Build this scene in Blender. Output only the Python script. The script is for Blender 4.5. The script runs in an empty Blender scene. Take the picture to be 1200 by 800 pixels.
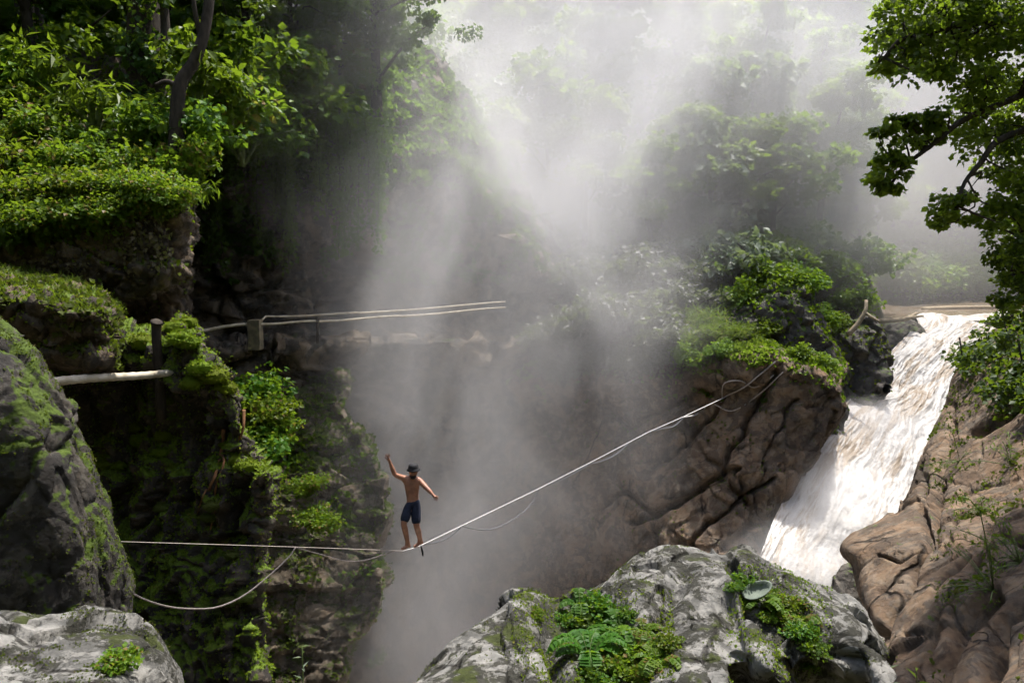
import bpy, math, random
import numpy as np
from mathutils import Vector, Matrix

SC = bpy.context.scene
COL = SC.collection
R = math.radians
rng = np.random.default_rng(7)
random.seed(7)

# ------------------------------------------------------------------ camera
F = 873.0                      # focal length in pixels of the 1200 px wide photo
PITCH = R(6.5)
cam = bpy.data.cameras.new("camera")
cam.sensor_width = 36.0
cam.lens = 36.0 * F / 1200.0
cam.clip_start = 0.05
cam.clip_end = 2000
cam_o = bpy.data.objects.new("camera", cam)
COL.objects.link(cam_o)
cam_o.location = (0, 0, 0)
cam_o.rotation_euler = (R(90) - PITCH, 0, 0)
SC.camera = cam_o

# ------------------------------------------------------------------ light
SUN_EL, SUN_AZ = R(69), R(36)         # azimuth measured from +Y towards +X
sdir = Vector((math.sin(SUN_AZ) * math.cos(SUN_EL), math.cos(SUN_AZ) * math.cos(SUN_EL), math.sin(SUN_EL)))
sun = bpy.data.lights.new("sun", 'SUN')
sun.energy = 3.8
sun.angle = R(1.5)
sun.color = (1.0, 0.96, 0.91)
sun_o = bpy.data.objects.new("sun", sun)
COL.objects.link(sun_o)
sun_o.rotation_euler = (-sdir).to_track_quat('-Z', 'Y').to_euler()
w = bpy.data.worlds.new("World")
SC.world = w
w.use_nodes = True
nt = w.node_tree
sky = nt.nodes.new('ShaderNodeTexSky')
sky.sky_type = 'NISHITA'
sky.sun_disc = False
sky.sun_elevation = SUN_EL
sky.sun_rotation = SUN_AZ
sky.air_density = 1.0
sky.dust_density = 3.0
sky.ozone_density = 0.6
bg = nt.nodes['Background']
bg.inputs[1].default_value = 0.15
nt.links.new(sky.outputs[0], bg.inputs[0])
SC.view_settings.view_transform = 'Standard'
SC.view_settings.look = 'None'
SC.view_settings.gamma = 1.0
SC.view_settings.use_curve_mapping = False
SC.view_settings.exposure = 1.15
cy = SC.cycles
cy.use_denoising = True
cy.denoising_input_passes = 'RGB_ALBEDO'
cy.denoising_prefilter = 'ACCURATE'
cy.max_bounces = 8
cy.diffuse_bounces = 3
cy.glossy_bounces = 2
cy.transmission_bounces = 4
cy.volume_bounces = 2
cy.transparent_max_bounces = 8
cy.volume_step_rate = 0.6
cy.volume_max_steps = 256
cy.sample_clamp_indirect = 6.0
cy.use_adaptive_sampling = True
cy.adaptive_threshold = 0.02
cy.caustics_reflective = False
cy.caustics_refractive = False

# ------------------------------------------------------------------ helpers
CP, SP = math.cos(PITCH), math.sin(PITCH)

def at(px, py, d):
    """photo pixel + distance -> place in the gorge (used to lay the place out)"""
    px = np.asarray(px, float); py = np.asarray(py, float); d = np.asarray(d, float)
    xc = (px - 600) / F; yc = (400 - py) / F
    return np.stack([xc * d, (CP + yc * SP) * d, (-SP + yc * CP) * d], -1)

def proj(P):
    P = np.asarray(P, float)
    d = P[..., 1] * CP - P[..., 2] * SP
    yc = (P[..., 1] * SP + P[..., 2] * CP) / d
    return 600 + F * P[..., 0] / d, 400 - F * yc, d

_perm = np.random.default_rng(11).permutation(256)
_perm = np.concatenate([_perm, _perm, _perm])
_grad = np.array([[1,1,0],[-1,1,0],[1,-1,0],[-1,-1,0],[1,0,1],[-1,0,1],[1,0,-1],[-1,0,-1],[0,1,1],[0,-1,1],[0,1,-1],[0,-1,-1],[1,1,0],[-1,1,0],[0,-1,1],[0,-1,-1]], float)

def perlin(P):
    P = np.asarray(P, float)
    I = np.floor(P).astype(np.int64); f = P - I; I &= 255
    u = f * f * f * (f * (f * 6 - 15) + 10)
    out = 0.0
    for dx in (0, 1):
        for dy in (0, 1):
            for dz in (0, 1):
                h = _perm[_perm[_perm[(I[..., 0] + dx) & 255] + ((I[..., 1] + dy) & 255)] + ((I[..., 2] + dz) & 255)] & 15
                g = _grad[h]
                n = g[..., 0] * (f[..., 0] - dx) + g[..., 1] * (f[..., 1] - dy) + g[..., 2] * (f[..., 2] - dz)
                wx = u[..., 0] if dx else 1 - u[..., 0]
                wy = u[..., 1] if dy else 1 - u[..., 1]
                wz = u[..., 2] if dz else 1 - u[..., 2]
                out = out + n * wx * wy * wz
    return out

def fbm(P, o=5, gain=0.5, ridged=False):
    a, s, t = 1.0, 0.0, 0.0
    Q = np.asarray(P, float).copy()
    for i in range(o):
        n = perlin(Q + i * 17.3)
        if ridged: n = 1 - 2 * np.abs(n) * 1.4
        s = s + a * n; t += a; a *= gain; Q = Q * 2.03
    return s / t

def worley(P):
    P = np.asarray(P, float)
    I = np.floor(P).astype(np.int64)
    F1 = np.full(P.shape[:-1], 9.0); F2 = F1.copy(); cid = np.zeros(P.shape[:-1], np.int64); fac = np.zeros(P.shape[:-1])
    for dx in (-1, 0, 1):
        for dy in (-1, 0, 1):
            for dz in (-1, 0, 1):
                c = I + (dx, dy, dz)
                m = c & 255
                h = _perm[_perm[_perm[m[..., 0]] + m[..., 1]] + m[..., 2]]
                tl = np.stack([_perm[h + 3], _perm[h + 91], _perm[h + 177]], -1) / 127.5 - 1
                j = np.stack([_perm[h + 1], _perm[h + 57], _perm[h + 131]], -1) / 256.0
                dv = P - c - j
                dd = np.sqrt((dv ** 2).sum(-1))
                closer = dd < F1
                F2 = np.where(closer, F1, np.minimum(F2, dd))
                cid = np.where(closer, h, cid)
                fac = np.where(closer, (dv * tl).sum(-1), fac)
                F1 = np.where(closer, dd, F1)
    return F1, F2, cid, fac

def smooth(x, a, b):
    t = np.clip((x - a) / (b - a), 0, 1)
    return t * t * (3 - 2 * t)

def rock_disp(P, s, an=(1, 1, 1), crack=0.25, block=0.5, ridge=0.5, plates=0.0, pdir=(.35, .2, 1), facet=0.0):
    Q = P * np.array(an) / s
    W = Q + 0.3 * np.stack([fbm(Q * 1.1 + 5, 3), fbm(Q * 1.1 + 31, 3), fbm(Q * 1.1 + 77, 3)], -1)
    F1, F2, cid, fac = worley(W)
    e = F2 - F1
    d = (_perm[cid + 9] / 255.0 - 0.5) * block * smooth(e, 0.0, 0.16) - crack * np.exp(-(e / 0.07) ** 2) + facet * fac
    d = d + ridge * fbm(Q * 0.8 + 3, 5, 0.52, True) * 0.5
    F1, F2, cid, fac = worley(W * 2.7 + 9)
    d = d + facet * fac * .42
    e = F2 - F1
    d = d + 0.35 * ((_perm[cid + 9] / 255.0 - 0.5) * block * smooth(e, 0.0, 0.2) - crack * 0.7 * np.exp(-(e / 0.08) ** 2))
    d = d + 0.2 * fbm(P / s * 5, 4, .6)
    d = d + 0.07 * fbm(P / s * 17, 4, .6)
    if plates:
        n = np.array(pdir, float); n /= np.linalg.norm(n)
        for k, (f, a) in enumerate(((.8, 1.0), (2.3, .45))):
            t = (P @ n) / s * f + 1.1 * fbm(P / s * .7 + 20 * k, 4)
            i = np.floor(t); fr_ = t - i
            h = _perm[(i.astype(np.int64) * 7 + 31 * k) & 255] / 255.0
            d = d + plates * a * ((fr_ ** 1.5) * (.4 + .6 * h) - .3) * smooth(1 - fr_, 0, .22)
    return d

def tag(o, label=None, cat=None, group=None, kind=None):
    if label: o['label'] = label
    if cat: o['category'] = cat
    if group: o['group'] = group
    if kind: o['kind'] = kind
    return o

def empty(name, loc=(0, 0, 0), rz=0.0, sc=1.0):
    o = bpy.data.objects.new(name, None)
    COL.objects.link(o)
    o.location = [float(v) for v in loc]; o.rotation_euler = (0, 0, rz); o.scale = (sc, sc, sc)
    o.empty_display_size = 0.2
    return o

def mesh_np(name, V, quads=None, tris=None, sm=True):
    me = bpy.data.meshes.new(name)
    V = np.asarray(V, np.float32).reshape(-1, 3)
    q = np.zeros((0, 4), np.int32) if quads is None else np.asarray(quads, np.int32).reshape(-1, 4)
    t = np.zeros((0, 3), np.int32) if tris is None else np.asarray(tris, np.int32).reshape(-1, 3)
    nl = len(q) * 4 + len(t) * 3
    me.vertices.add(len(V)); me.loops.add(nl); me.polygons.add(len(q) + len(t))
    me.vertices.foreach_set('co', V.ravel())
    me.loops.foreach_set('vertex_index', np.concatenate([q.ravel(), t.ravel()]).astype(np.int32))
    st = np.concatenate([np.arange(len(q)) * 4, len(q) * 4 + np.arange(len(t)) * 3]).astype(np.int32)
    me.polygons.foreach_set('loop_start', st)
    me.polygons.foreach_set('use_smooth', np.full(len(st), sm, bool))
    me.update(calc_edges=True)
    me.validate()
    return me

def link(name, me, mat=None, parent=None, loc=(0, 0, 0)):
    o = bpy.data.objects.new(name, me)
    COL.objects.link(o)
    o.location = [float(v) for v in loc]
    if mat and not me.materials: me.materials.append(mat)
    if parent: o.parent = parent
    return o

class MB:
    """collects vertices and faces for one mesh"""
    def __init__(s): s.V = []; s.Q = []; s.T = []; s.n = 0
    def add(s, V, Q=None, T=None):
        V = np.asarray(V, float).reshape(-1, 3)
        s.V.append(V)
        if Q is not None and len(Q): s.Q.append(np.asarray(Q, int).reshape(-1, 4) + s.n)
        if T is not None and len(T): s.T.append(np.asarray(T, int).reshape(-1, 3) + s.n)
        s.n += len(V)
    def tube(s, pts, rad, k=7, cap=True, flat=None):
        pts = np.asarray(pts, float)
        rad = np.broadcast_to(np.asarray(rad, float), (len(pts),))
        tg = np.gradient(pts, axis=0); tg /= np.linalg.norm(tg, axis=1, keepdims=True) + 1e-9
        up = np.array([0, 0, 1.0]) if abs(tg[0, 2]) < 0.9 else np.array([1.0, 0, 0])
        V = []
        for i in range(len(pts)):
            a = np.cross(tg[i], up); a /= np.linalg.norm(a) + 1e-9
            b = np.cross(a, tg[i]); up = b
            an = np.arange(k) * 2 * math.pi / k
            fl = 1.0 if flat is None else flat
            V.append(pts[i] + rad[i] * (np.cos(an)[:, None] * a + fl * np.sin(an)[:, None] * b))
        V = np.concatenate(V)
        Q = [(i * k + j, i * k + (j + 1) % k, (i + 1) * k + (j + 1) % k, (i + 1) * k + j) for i in range(len(pts) - 1) for j in range(k)]
        T = []
        if cap:
            V = np.concatenate([V, pts[:1], pts[-1:]])
            a0, a1 = len(V) - 2, len(V) - 1
            m = (len(pts) - 1) * k
            T = [(a0, (j + 1) % k, j) for j in range(k)] + [(a1, m + j, m + (j + 1) % k) for j in range(k)]
        s.add(V, Q, T)
    def box(s, c, sz):
        c = np.asarray(c, float); h = np.asarray(sz, float) / 2
        V = [c + h * (x, y, z) for x in (-1, 1) for y in (-1, 1) for z in (-1, 1)]
        s.add(V, [(0, 1, 3, 2), (4, 6, 7, 5), (0, 4, 5, 1), (2, 3, 7, 6), (0, 2, 6, 4), (1, 5, 7, 3)])
    def mesh(s, name, sm=True):
        return mesh_np(name, np.concatenate(s.V) if s.V else np.zeros((0, 3)), np.concatenate(s.Q) if s.Q else None, np.concatenate(s.T) if s.T else None, sm)

def spline(pts, n):
    pts = np.asarray(pts, float)
    if len(pts) == 2:
        return pts[0] + (pts[1] - pts[0]) * np.linspace(0, 1, n)[:, None]
    P = np.concatenate([2 * pts[:1] - pts[1:2], pts, 2 * pts[-1:] - pts[-2:-1]])
    t = np.linspace(0, len(pts) - 1 - 1e-6, n); i = t.astype(int); f = (t - i)[:, None]
    p0, p1, p2, p3 = P[i], P[i + 1], P[i + 2], P[i + 3]
    return 0.5 * (2 * p1 + (p2 - p0) * f + (2 * p0 - 5 * p1 + 4 * p2 - p3) * f ** 2 + (3 * p1 - p0 - 3 * p2 + p3) * f ** 3)

# ------------------------------------------------------------------ materials
class NB:
    def __init__(s, name):
        s.m = bpy.data.materials.new(name); s.m.use_nodes = True
        s.t = s.m.node_tree; s.t.nodes.clear()
        s.out = s.t.nodes.new('ShaderNodeOutputMaterial')
    def n(s, ty, **k):
        nd = s.t.nodes.new(ty)
        for a, b in k.items():
            if a.startswith('i_'):
                key = a[2:]
                key = int(key) if key.isdigit() else key.replace('_', ' ')
                s.set(nd.inputs[key], b)
            else: setattr(nd, a, b)
        return nd
    def set(s, sock, v):
        if isinstance(v, bpy.types.NodeSocket): s.t.links.new(v, sock)
        elif isinstance(v, (tuple, list)) and sock.type == 'RGBA': sock.default_value = (*v[:3], 1)
        else: sock.default_value = v
    def math(s, op, a, b=0.0, c=0.0, clamp=False):
        nd = s.n('ShaderNodeMath', operation=op, use_clamp=clamp)
        s.set(nd.inputs[0], a); s.set(nd.inputs[1], b); s.set(nd.inputs[2], c)
        return nd.outputs[0]
    def vmath(s, op, a, b=(0, 0, 0)):
        nd = s.n('ShaderNodeVectorMath', operation=op)
        s.set(nd.inputs[0], a); s.set(nd.inputs[1], b)
        return nd.outputs[1] if op in ('LENGTH', 'DOT_PRODUCT') else nd.outputs[0]
    def mix(s, f, a, b):
        nd = s.n('ShaderNodeMix', data_type='RGBA')
        s.set(nd.inputs[0], f); s.set(nd.inputs[6], a); s.set(nd.inputs[7], b)
        return nd.outputs[2]
    def noise(s, vec, scale, detail=5.0, rough=0.55, dist=0.0):
        nd = s.n('ShaderNodeTexNoise')
        s.set(nd.inputs['Vector'], vec); nd.inputs['Scale'].default_value = scale
        nd.inputs['Detail'].default_value = detail; nd.inputs['Roughness'].default_value = rough
        nd.inputs['Distortion'].default_value = dist
        return nd.outputs[0]
    def step(s, v, a, b):
        nd = s.n('ShaderNodeMapRange', interpolation_type='SMOOTHSTEP')
        s.set(nd.inputs[0], v); s.set(nd.inputs[1], a); s.set(nd.inputs[2], b)
        return nd.outputs[0]
    def bump(s, h, strength, dist, nrm=None):
        nd = s.n('ShaderNodeBump')
        s.set(nd.inputs['Height'], h); nd.inputs['Strength'].default_value = strength; nd.inputs['Distance'].default_value = dist
        if nrm is not None: s.t.links.new(nrm, nd.inputs['Normal'])
        return nd.outputs[0]
    def principled(s, col, rough, nrm=None, spec=0.3):
        nd = s.n('ShaderNodeBsdfPrincipled')
        s.set(nd.inputs['Base Color'], col); s.set(nd.inputs['Roughness'], rough)
        s.set(nd.inputs['Specular IOR Level'], spec)
        if nrm is not None: s.t.links.new(nrm, nd.inputs['Normal'])
        return nd.outputs[0]
    def done(s, sh, vol=False):
        s.t.links.new(sh, s.out.inputs['Volume' if vol else 'Surface'])
        return s.m

def rock_mat(name, cA, cB, cC, lich=0.0, moss=None, mossc=(0.07, 0.11, 0.015), sc=1.0, dark=(0.035, 0.033, 0.03), darkamt=0.5, bump=0.6, rough=0.85, streak=(1, 1, 1), dthr=.495, cracks=None):
    b = NB(name)
    geo = b.n('ShaderNodeNewGeometry')
    pos = geo.outputs['Position']
    spos = b.vmath('MULTIPLY', pos, streak)
    n1 = b.noise(spos, 0.9 * sc, 6, 0.6, 0.4)
    n2 = b.noise(pos, 3.1 * sc, 8, 0.65, 0.2)
    n3 = b.noise(pos, 11 * sc, 8, 0.7)
    n4 = b.noise(spos, 1.7 * sc, 7, 0.68, 0.8)
    col = b.mix(b.step(n1, 0.44, 0.56), cA, cB)
    col = b.mix(b.math('MULTIPLY', b.step(n2, 0.475, 0.55), 0.6), col, cC)
    col = b.mix(b.math('MULTIPLY', b.step(n4, dthr, dthr + .045), darkamt), col, dark)
    if lich > 0:
        lm = b.math('MULTIPLY', b.step(b.math('ADD', b.math('MULTIPLY', n3, 0.5), b.math('MULTIPLY', n2, 0.5)), 0.505, 0.545), lich)
        col = b.mix(lm, col, (0.52, 0.5, 0.45))
    col = b.mix(b.math('MULTIPLY', b.step(n3, 0.44, 0.58), 0.45), col, b.mix(0.5, col, (0.02, 0.018, 0.015)))
    rg = rough
    ck = None
    if cracks:
        for sc_, wd, an_ in cracks:
            wn = b.n('ShaderNodeTexNoise'); b.set(wn.inputs['Vector'], pos); wn.inputs['Scale'].default_value = sc_ * 1.6; wn.inputs['Detail'].default_value = 4
            wp = b.vmath('ADD', b.vmath('MULTIPLY', pos, an_), b.vmath('MULTIPLY', wn.outputs[1], (.5 / sc_,) * 3))
            vo = b.n('ShaderNodeTexVoronoi', feature='DISTANCE_TO_EDGE'); b.set(vo.inputs['Vector'], wp); vo.inputs['Scale'].default_value = sc_
            k_ = b.math('SUBTRACT', 1.0, b.step(vo.outputs['Distance'], 0.0, wd))
            k_ = b.math('MULTIPLY', k_, b.step(b.noise(pos, sc_ * .9 + .13, 2), .5, .6))
            ck = k_ if ck is None else b.math('MAXIMUM', ck, k_)
        col = b.mix(b.math('MULTIPLY', ck, .8), col, (0.022, 0.018, 0.014))
    if moss is not None:
        nz = b.n('ShaderNodeSeparateXYZ'); b.t.links.new(geo.outputs['Normal'], nz.inputs[0])
        mm = b.math('ADD', nz.outputs[2], b.math('MULTIPLY', b.math('SUBTRACT', n4, 0.5), 4.0))
        mm = b.math('ADD', mm, b.math('MULTIPLY', b.math('SUBTRACT', n2, 0.5), 1.2))
        mask = b.step(mm, moss, moss + 0.25)
        mc = b.mix(b.step(n3, 0.35, 0.65), tuple(c * 0.6 for c in mossc), tuple(c * 1.25 for c in mossc))
        col = b.mix(mask, col, mc)
    hh = b.math('ADD', b.math('MULTIPLY', n2, 1.0), b.math('MULTIPLY', n3, 0.4))
    if ck is not None: hh = b.math('SUBTRACT', hh, b.math('MULTIPLY', ck, .8))
    fine = b.noise(pos, 42 * sc, 6, 0.7)
    nb = b.bump(hh, bump, 0.12 / sc)
    nb = b.bump(fine, bump * 0.6, 0.02 / sc, nb)
    return b.done(b.principled(col, rg, nb, 0.25))

def leaf_mat(name, c1, c2, trans=0.45, c3=None, rough=0.45):
    b = NB(name)
    geo = b.n('ShaderNodeNewGeometry')
    oi = b.n('ShaderNodeObjectInfo')
    r = geo.outputs['Random Per Island']
    col = b.mix(r, c1, c2)
    if c3 is not None:
        col = b.mix(b.step(b.math('FRACT', b.math('MULTIPLY', r, 7.13)), 0.86, 0.9), col, c3)
    hv = b.n('ShaderNodeHueSaturation')
    b.set(hv.inputs['Value'], b.math('MULTIPLY_ADD', oi.outputs['Random'], 0.5, 0.75))
    b.set(hv.inputs['Hue'], b.math('MULTIPLY_ADD', oi.outputs['Random'], 0.03, 0.485))
    b.set(hv.inputs['Color'], col)
    col = hv.outputs[0]
    p = b.principled(col, rough, None, 0.18)
    t = b.n('ShaderNodeBsdfTranslucent')
    b.set(t.inputs[0], b.mix(0.45, col, (0.26, 0.38, 0.015)))
    m = b.n('ShaderNodeMixShader'); m.inputs[0].default_value = trans
    b.t.links.new(p, m.inputs[1]); b.t.links.new(t.outputs[0], m.inputs[2])
    return b.done(m.outputs[0])

def plain_mat(name, c1, c2, sc=8.0, rough=0.7, bump=0.2, spec=0.3, stretch=(1, 1, 1)):
    b = NB(name)
    tc = b.n('ShaderNodeTexCoord')
    v = b.vmath('MULTIPLY', tc.outputs['Object'], stretch)
    n = b.noise(v, sc, 6, 0.6)
    col = b.mix(b.step(n, 0.35, 0.65), c1, c2)
    return b.done(b.principled(col, rough, b.bump(n, bump, 0.02), spec))

M = {}
M['boulder'] = rock_mat('boulder_rock', (0.225, 0.22, 0.2), (0.115, 0.112, 0.1), (0.3, 0.29, 0.26), lich=0.35, moss=1.15, mossc=(0.045, 0.055, 0.012), sc=1.7, dark=(0.035, 0.034, 0.024), darkamt=0.95, bump=1.2, dthr=.465, cracks=[(1.7, .04, (1, 1, .8))])
M['brown'] = rock_mat('brown_rock', (0.2, 0.13, 0.078), (0.125, 0.085, 0.055), (0.225, 0.16, 0.1), lich=0.08, moss=1.4, sc=0.9, dark=(0.05, 0.042, 0.034), darkamt=0.6, bump=1.0, cracks=[(.4, .022, (1, 1, .6)), (1.1, .016, (1.2, 1, .5))])
M['greycliff'] = rock_mat('grey_cliff_rock', (0.15, 0.125, 0.095), (0.10, 0.088, 0.07), (0.2, 0.165, 0.12), lich=0.1, moss=1.1, mossc=(0.05, 0.07, 0.015), sc=0.6, bump=0.8)
M['midcliff'] = rock_mat('banded_cliff_rock', (0.14, 0.105, 0.07), (0.085, 0.07, 0.052), (0.17, 0.13, 0.09), lich=0.1, moss=1.2, mossc=(0.05, 0.065, 0.018), sc=0.6, bump=1.0, darkamt=0.8)
M['midcliff2'] = rock_mat('ledged_cliff_rock', (0.14, 0.105, 0.07), (0.09, 0.072, 0.05), (0.19, 0.15, 0.1), lich=0.1, moss=.7, mossc=(0.06, 0.075, 0.02), sc=0.8, bump=0.8, darkamt=0.5)
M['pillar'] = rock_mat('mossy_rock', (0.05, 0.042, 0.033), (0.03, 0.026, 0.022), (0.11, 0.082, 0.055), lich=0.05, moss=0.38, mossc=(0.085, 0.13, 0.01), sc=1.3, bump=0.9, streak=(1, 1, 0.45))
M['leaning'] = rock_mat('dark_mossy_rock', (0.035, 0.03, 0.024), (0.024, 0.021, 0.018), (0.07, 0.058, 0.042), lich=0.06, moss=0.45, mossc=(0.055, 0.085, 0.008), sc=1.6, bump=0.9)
M['soil'] = rock_mat('earth_bank', (0.085, 0.06, 0.038), (0.045, 0.034, 0.025), (0.15, 0.105, 0.06), lich=0.05, moss=0.85, mossc=(0.08, 0.12, 0.015), sc=1.4, bump=0.9)
M['wetrock'] = rock_mat('wet_mossy_rock', (0.085, 0.075, 0.06), (0.055, 0.05, 0.042), (0.12, 0.1, 0.08), lich=0.05, moss=0.75, mossc=(0.07, 0.1, 0.018), sc=0.8, bump=0.7, rough=0.6)
M['ground'] = rock_mat('forest_floor', (0.06, 0.05, 0.03), (0.05, 0.06, 0.02), (0.08, 0.06, 0.04), moss=0.6, mossc=(0.05, 0.07, 0.015), sc=0.3, bump=0.6)
M['bark'] = plain_mat('bark', (0.05, 0.04, 0.03), (0.09, 0.075, 0.06), 9, 0.9, 0.7, 0.1, (1, 1, 0.3))
M['darkbark'] = plain_mat('dark_bark', (0.03, 0.025, 0.02), (0.055, 0.045, 0.035), 9, 0.9, 0.7, 0.1, (1, 1, 0.3))
M['wood'] = plain_mat('dead_wood', (0.24, 0.19, 0.12), (0.38, 0.31, 0.2), 6, 0.8, 0.4)
M['bamboo'] = plain_mat('weathered_bamboo', (0.34, 0.29, 0.2), (0.52, 0.47, 0.37), 5, 0.6, 0.2)
M['web'] = plain_mat('webbing', (0.34, 0.33, 0.32), (0.5, 0.48, 0.46), 30, 0.7, 0.2)
M['loop'] = plain_mat('white_loop', (0.6, 0.58, 0.56), (0.75, 0.73, 0.7), 30, 0.7, 0.2)
M['rope'] = plain_mat('rope', (0.26, 0.22, 0.19), (0.4, 0.35, 0.31), 30, 0.8, 0.2)
M['concrete'] = plain_mat('stained_concrete', (0.22, 0.18, 0.11), (0.14, 0.12, 0.08), 5, 0.9, 0.4)
M['root'] = plain_mat('rust_coloured_root', (0.22, 0.1, 0.04), (0.13, 0.07, 0.03), 7, 0.9, 0.4)
M['skin'] = plain_mat('tanned_skin', (0.36, 0.17, 0.1), (0.25, 0.115, 0.07), 7, 0.5, 0.15, 0.4)
M['shorts'] = plain_mat('navy_cloth', (0.008, 0.011, 0.022), (0.016, 0.021, 0.042), 25, 0.85, 0.2)
M['hat'] = plain_mat('black_cloth', (0.012, 0.012, 0.013), (0.02, 0.02, 0.022), 25, 0.8, 0.2)
M['hair'] = plain_mat('dark_hair', (0.012, 0.009, 0.007), (0.02, 0.014, 0.01), 40, 0.6, 0.3)
M['stem'] = plain_mat('green_stem', (0.07, 0.1, 0.025), (0.1, 0.13, 0.04), 8, 0.6, 0.1)

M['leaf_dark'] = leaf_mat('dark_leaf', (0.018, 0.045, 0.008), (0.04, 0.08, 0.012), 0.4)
M['leaf_mid'] = leaf_mat('green_leaf', (0.03, 0.085, 0.008), (0.065, 0.13, 0.012), 0.5)
M['leaf_light'] = leaf_mat('light_leaf', (0.06, 0.13, 0.01), (0.11, 0.17, 0.016), 0.5)
M['leaf_fresh'] = leaf_mat('fresh_leaf', (0.06, 0.13, 0.01), (0.115, 0.165, 0.012), 0.5, (0.16, 0.1, 0.03))
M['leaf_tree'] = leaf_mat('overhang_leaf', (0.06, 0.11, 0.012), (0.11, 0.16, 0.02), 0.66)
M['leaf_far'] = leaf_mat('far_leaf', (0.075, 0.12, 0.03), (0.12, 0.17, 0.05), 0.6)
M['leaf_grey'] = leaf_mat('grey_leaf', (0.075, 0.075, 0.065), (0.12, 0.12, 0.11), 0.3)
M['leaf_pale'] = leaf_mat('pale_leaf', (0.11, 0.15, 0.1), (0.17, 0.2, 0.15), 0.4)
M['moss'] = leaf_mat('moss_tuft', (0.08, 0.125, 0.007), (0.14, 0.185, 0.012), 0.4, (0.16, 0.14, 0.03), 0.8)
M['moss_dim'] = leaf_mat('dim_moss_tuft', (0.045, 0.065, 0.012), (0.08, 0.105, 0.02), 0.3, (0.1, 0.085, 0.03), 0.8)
M['grass'] = leaf_mat('grass_blade', (0.07, 0.12, 0.015), (0.12, 0.17, 0.03), 0.45, (0.18, 0.16, 0.06))
M['dry'] = leaf_mat('dry_leaf', (0.13, 0.1, 0.055), (0.09, 0.075, 0.04), 0.35)

# ------------------------------------------------------------------ sheets of rock
def sheet(ctrl, nu, nv, world=False):
    """a smooth surface through a net of places -> grid of points"""
    C = np.array(ctrl, float)
    Pw = C if world else at(C[..., 0], C[..., 1], C[..., 2])
    A = np.stack([spline(Pw[i], nu) for i in range(len(Pw))])
    B = np.stack([spline(A[:, j], nv) for j in range(nu)], 1)
    return B                                    # (nv, nu, 3)

def gnormal(P, outward=None):
    N = np.cross(np.gradient(P, axis=1), np.gradient(P, axis=0))
    N /= np.linalg.norm(N, axis=-1, keepdims=True) + 1e-9
    ref = -P if outward is None else outward(P)
    if (N * ref).sum(-1).mean() < 0: N = -N
    return N

def grid_quads(nv, nu):
    i = np.arange(nv - 1)[:, None] * nu + np.arange(nu - 1)[None]
    return np.stack([i, i + 1, i + nu + 1, i + nu], -1).reshape(-1, 4)

def polydist(px, py, line):
    line = np.asarray(line, float)
    best = np.full(px.shape, 1e9)
    for (x0, y0), (x1, y1) in zip(line[:-1], line[1:]):
        dx, dy = x1 - x0, y1 - y0
        t = np.clip(((px - x0) * dx + (py - y0) * dy) / (dx * dx + dy * dy), 0, 1)
        best = np.minimum(best, np.hypot(px - x0 - t * dx, py - y0 - t * dy))
    return best

SURF = {}
def rock_sheet(name, key, ctrl, nu, nv, mat, s=1.5, amp=0.3, an=(1, 1, 1), cracks=(), crack=0.25, block=0.5, ridge=0.5, label=None, cat=None, kind='structure', plates=0.0, pdir=(.35, .2, 1), facet=0.0):
    P = sheet(ctrl, nu, nv)
    N = gnormal(P)
    d = amp * rock_disp(P, s, an, crack, block, ridge, plates, pdir, facet)
    if cracks:
        px, py, dd = proj(P)
        wob = 9 * perlin(P / 0.7 * 1.0) * (12 / np.maximum(dd, 4)) ** 0.5
        for line, wd, dp in cracks:
            dist = np.abs(polydist(px + wob, py + wob * 0.6, line))
            d = d - (dp * np.exp(-(dist / wd) ** 2) if wd > 6 else .75 * dp * np.exp(-dist / (wd * .5)) + .25 * dp * np.exp(-(dist / wd) ** 2))
    P2 = P + N * d[..., None]
    me = mesh_np(name, P2.reshape(-1, 3), grid_quads(nv, nu))
    me.materials.append(mat)
    # mesh faces: make normals face out
    if (np.array(me.polygons[len(me.polygons) // 2].normal) * N[nv // 2, nu // 2]).sum() < 0:
        me.flip_normals()
    o = link(name, me)
    if kind == 'structure': o['kind'] = 'structure'
    if label: tag(o, label, cat)
    N2 = gnormal(P2)
    if (N2 * N).sum(-1).mean() < 0: N2 = -N2
    SURF[key] = (P2, N2)
    return o

# ------------------------------------------------------------------ leaves
LEAF4 = (np.array([[0, 0, 0], [0.5, 0.42, 0.06], [0, 1, -0.12], [-0.5, 0.42, 0.06]]), [(0, 1, 2, 3)])
LEAF6 = (np.array([[0, 0, 0], [0.28, 0.3, 0.08], [0.3, 0.62, 0.05], [0, 1, -0.15], [-0.3, 0.62, 0.05], [-0.28, 0.3, 0.08], [0, 0.32, -0.02], [0, 0.65, -0.05]]),
         [(0, 1, 6, 0), (0, 6, 5, 0), (1, 2, 7, 6), (6, 7, 4, 5), (2, 3, 7, 7), (7, 3, 4, 7)])
LONG = (np.array([[0, 0, 0], [0.12, 0.35, 0.04], [0, 1, -0.2], [-0.12, 0.35, 0.04]]), [(0, 1, 2, 3)])
BLADE = (np.array([[-0.04, 0, 0], [0.04, 0, 0], [0.03, 0.55, 0.06], [-0.02, 0.6, 0.06], [0.0, 1.0, -0.08]]), [(0, 1, 2, 3), (3, 2, 4, 4)])

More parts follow.
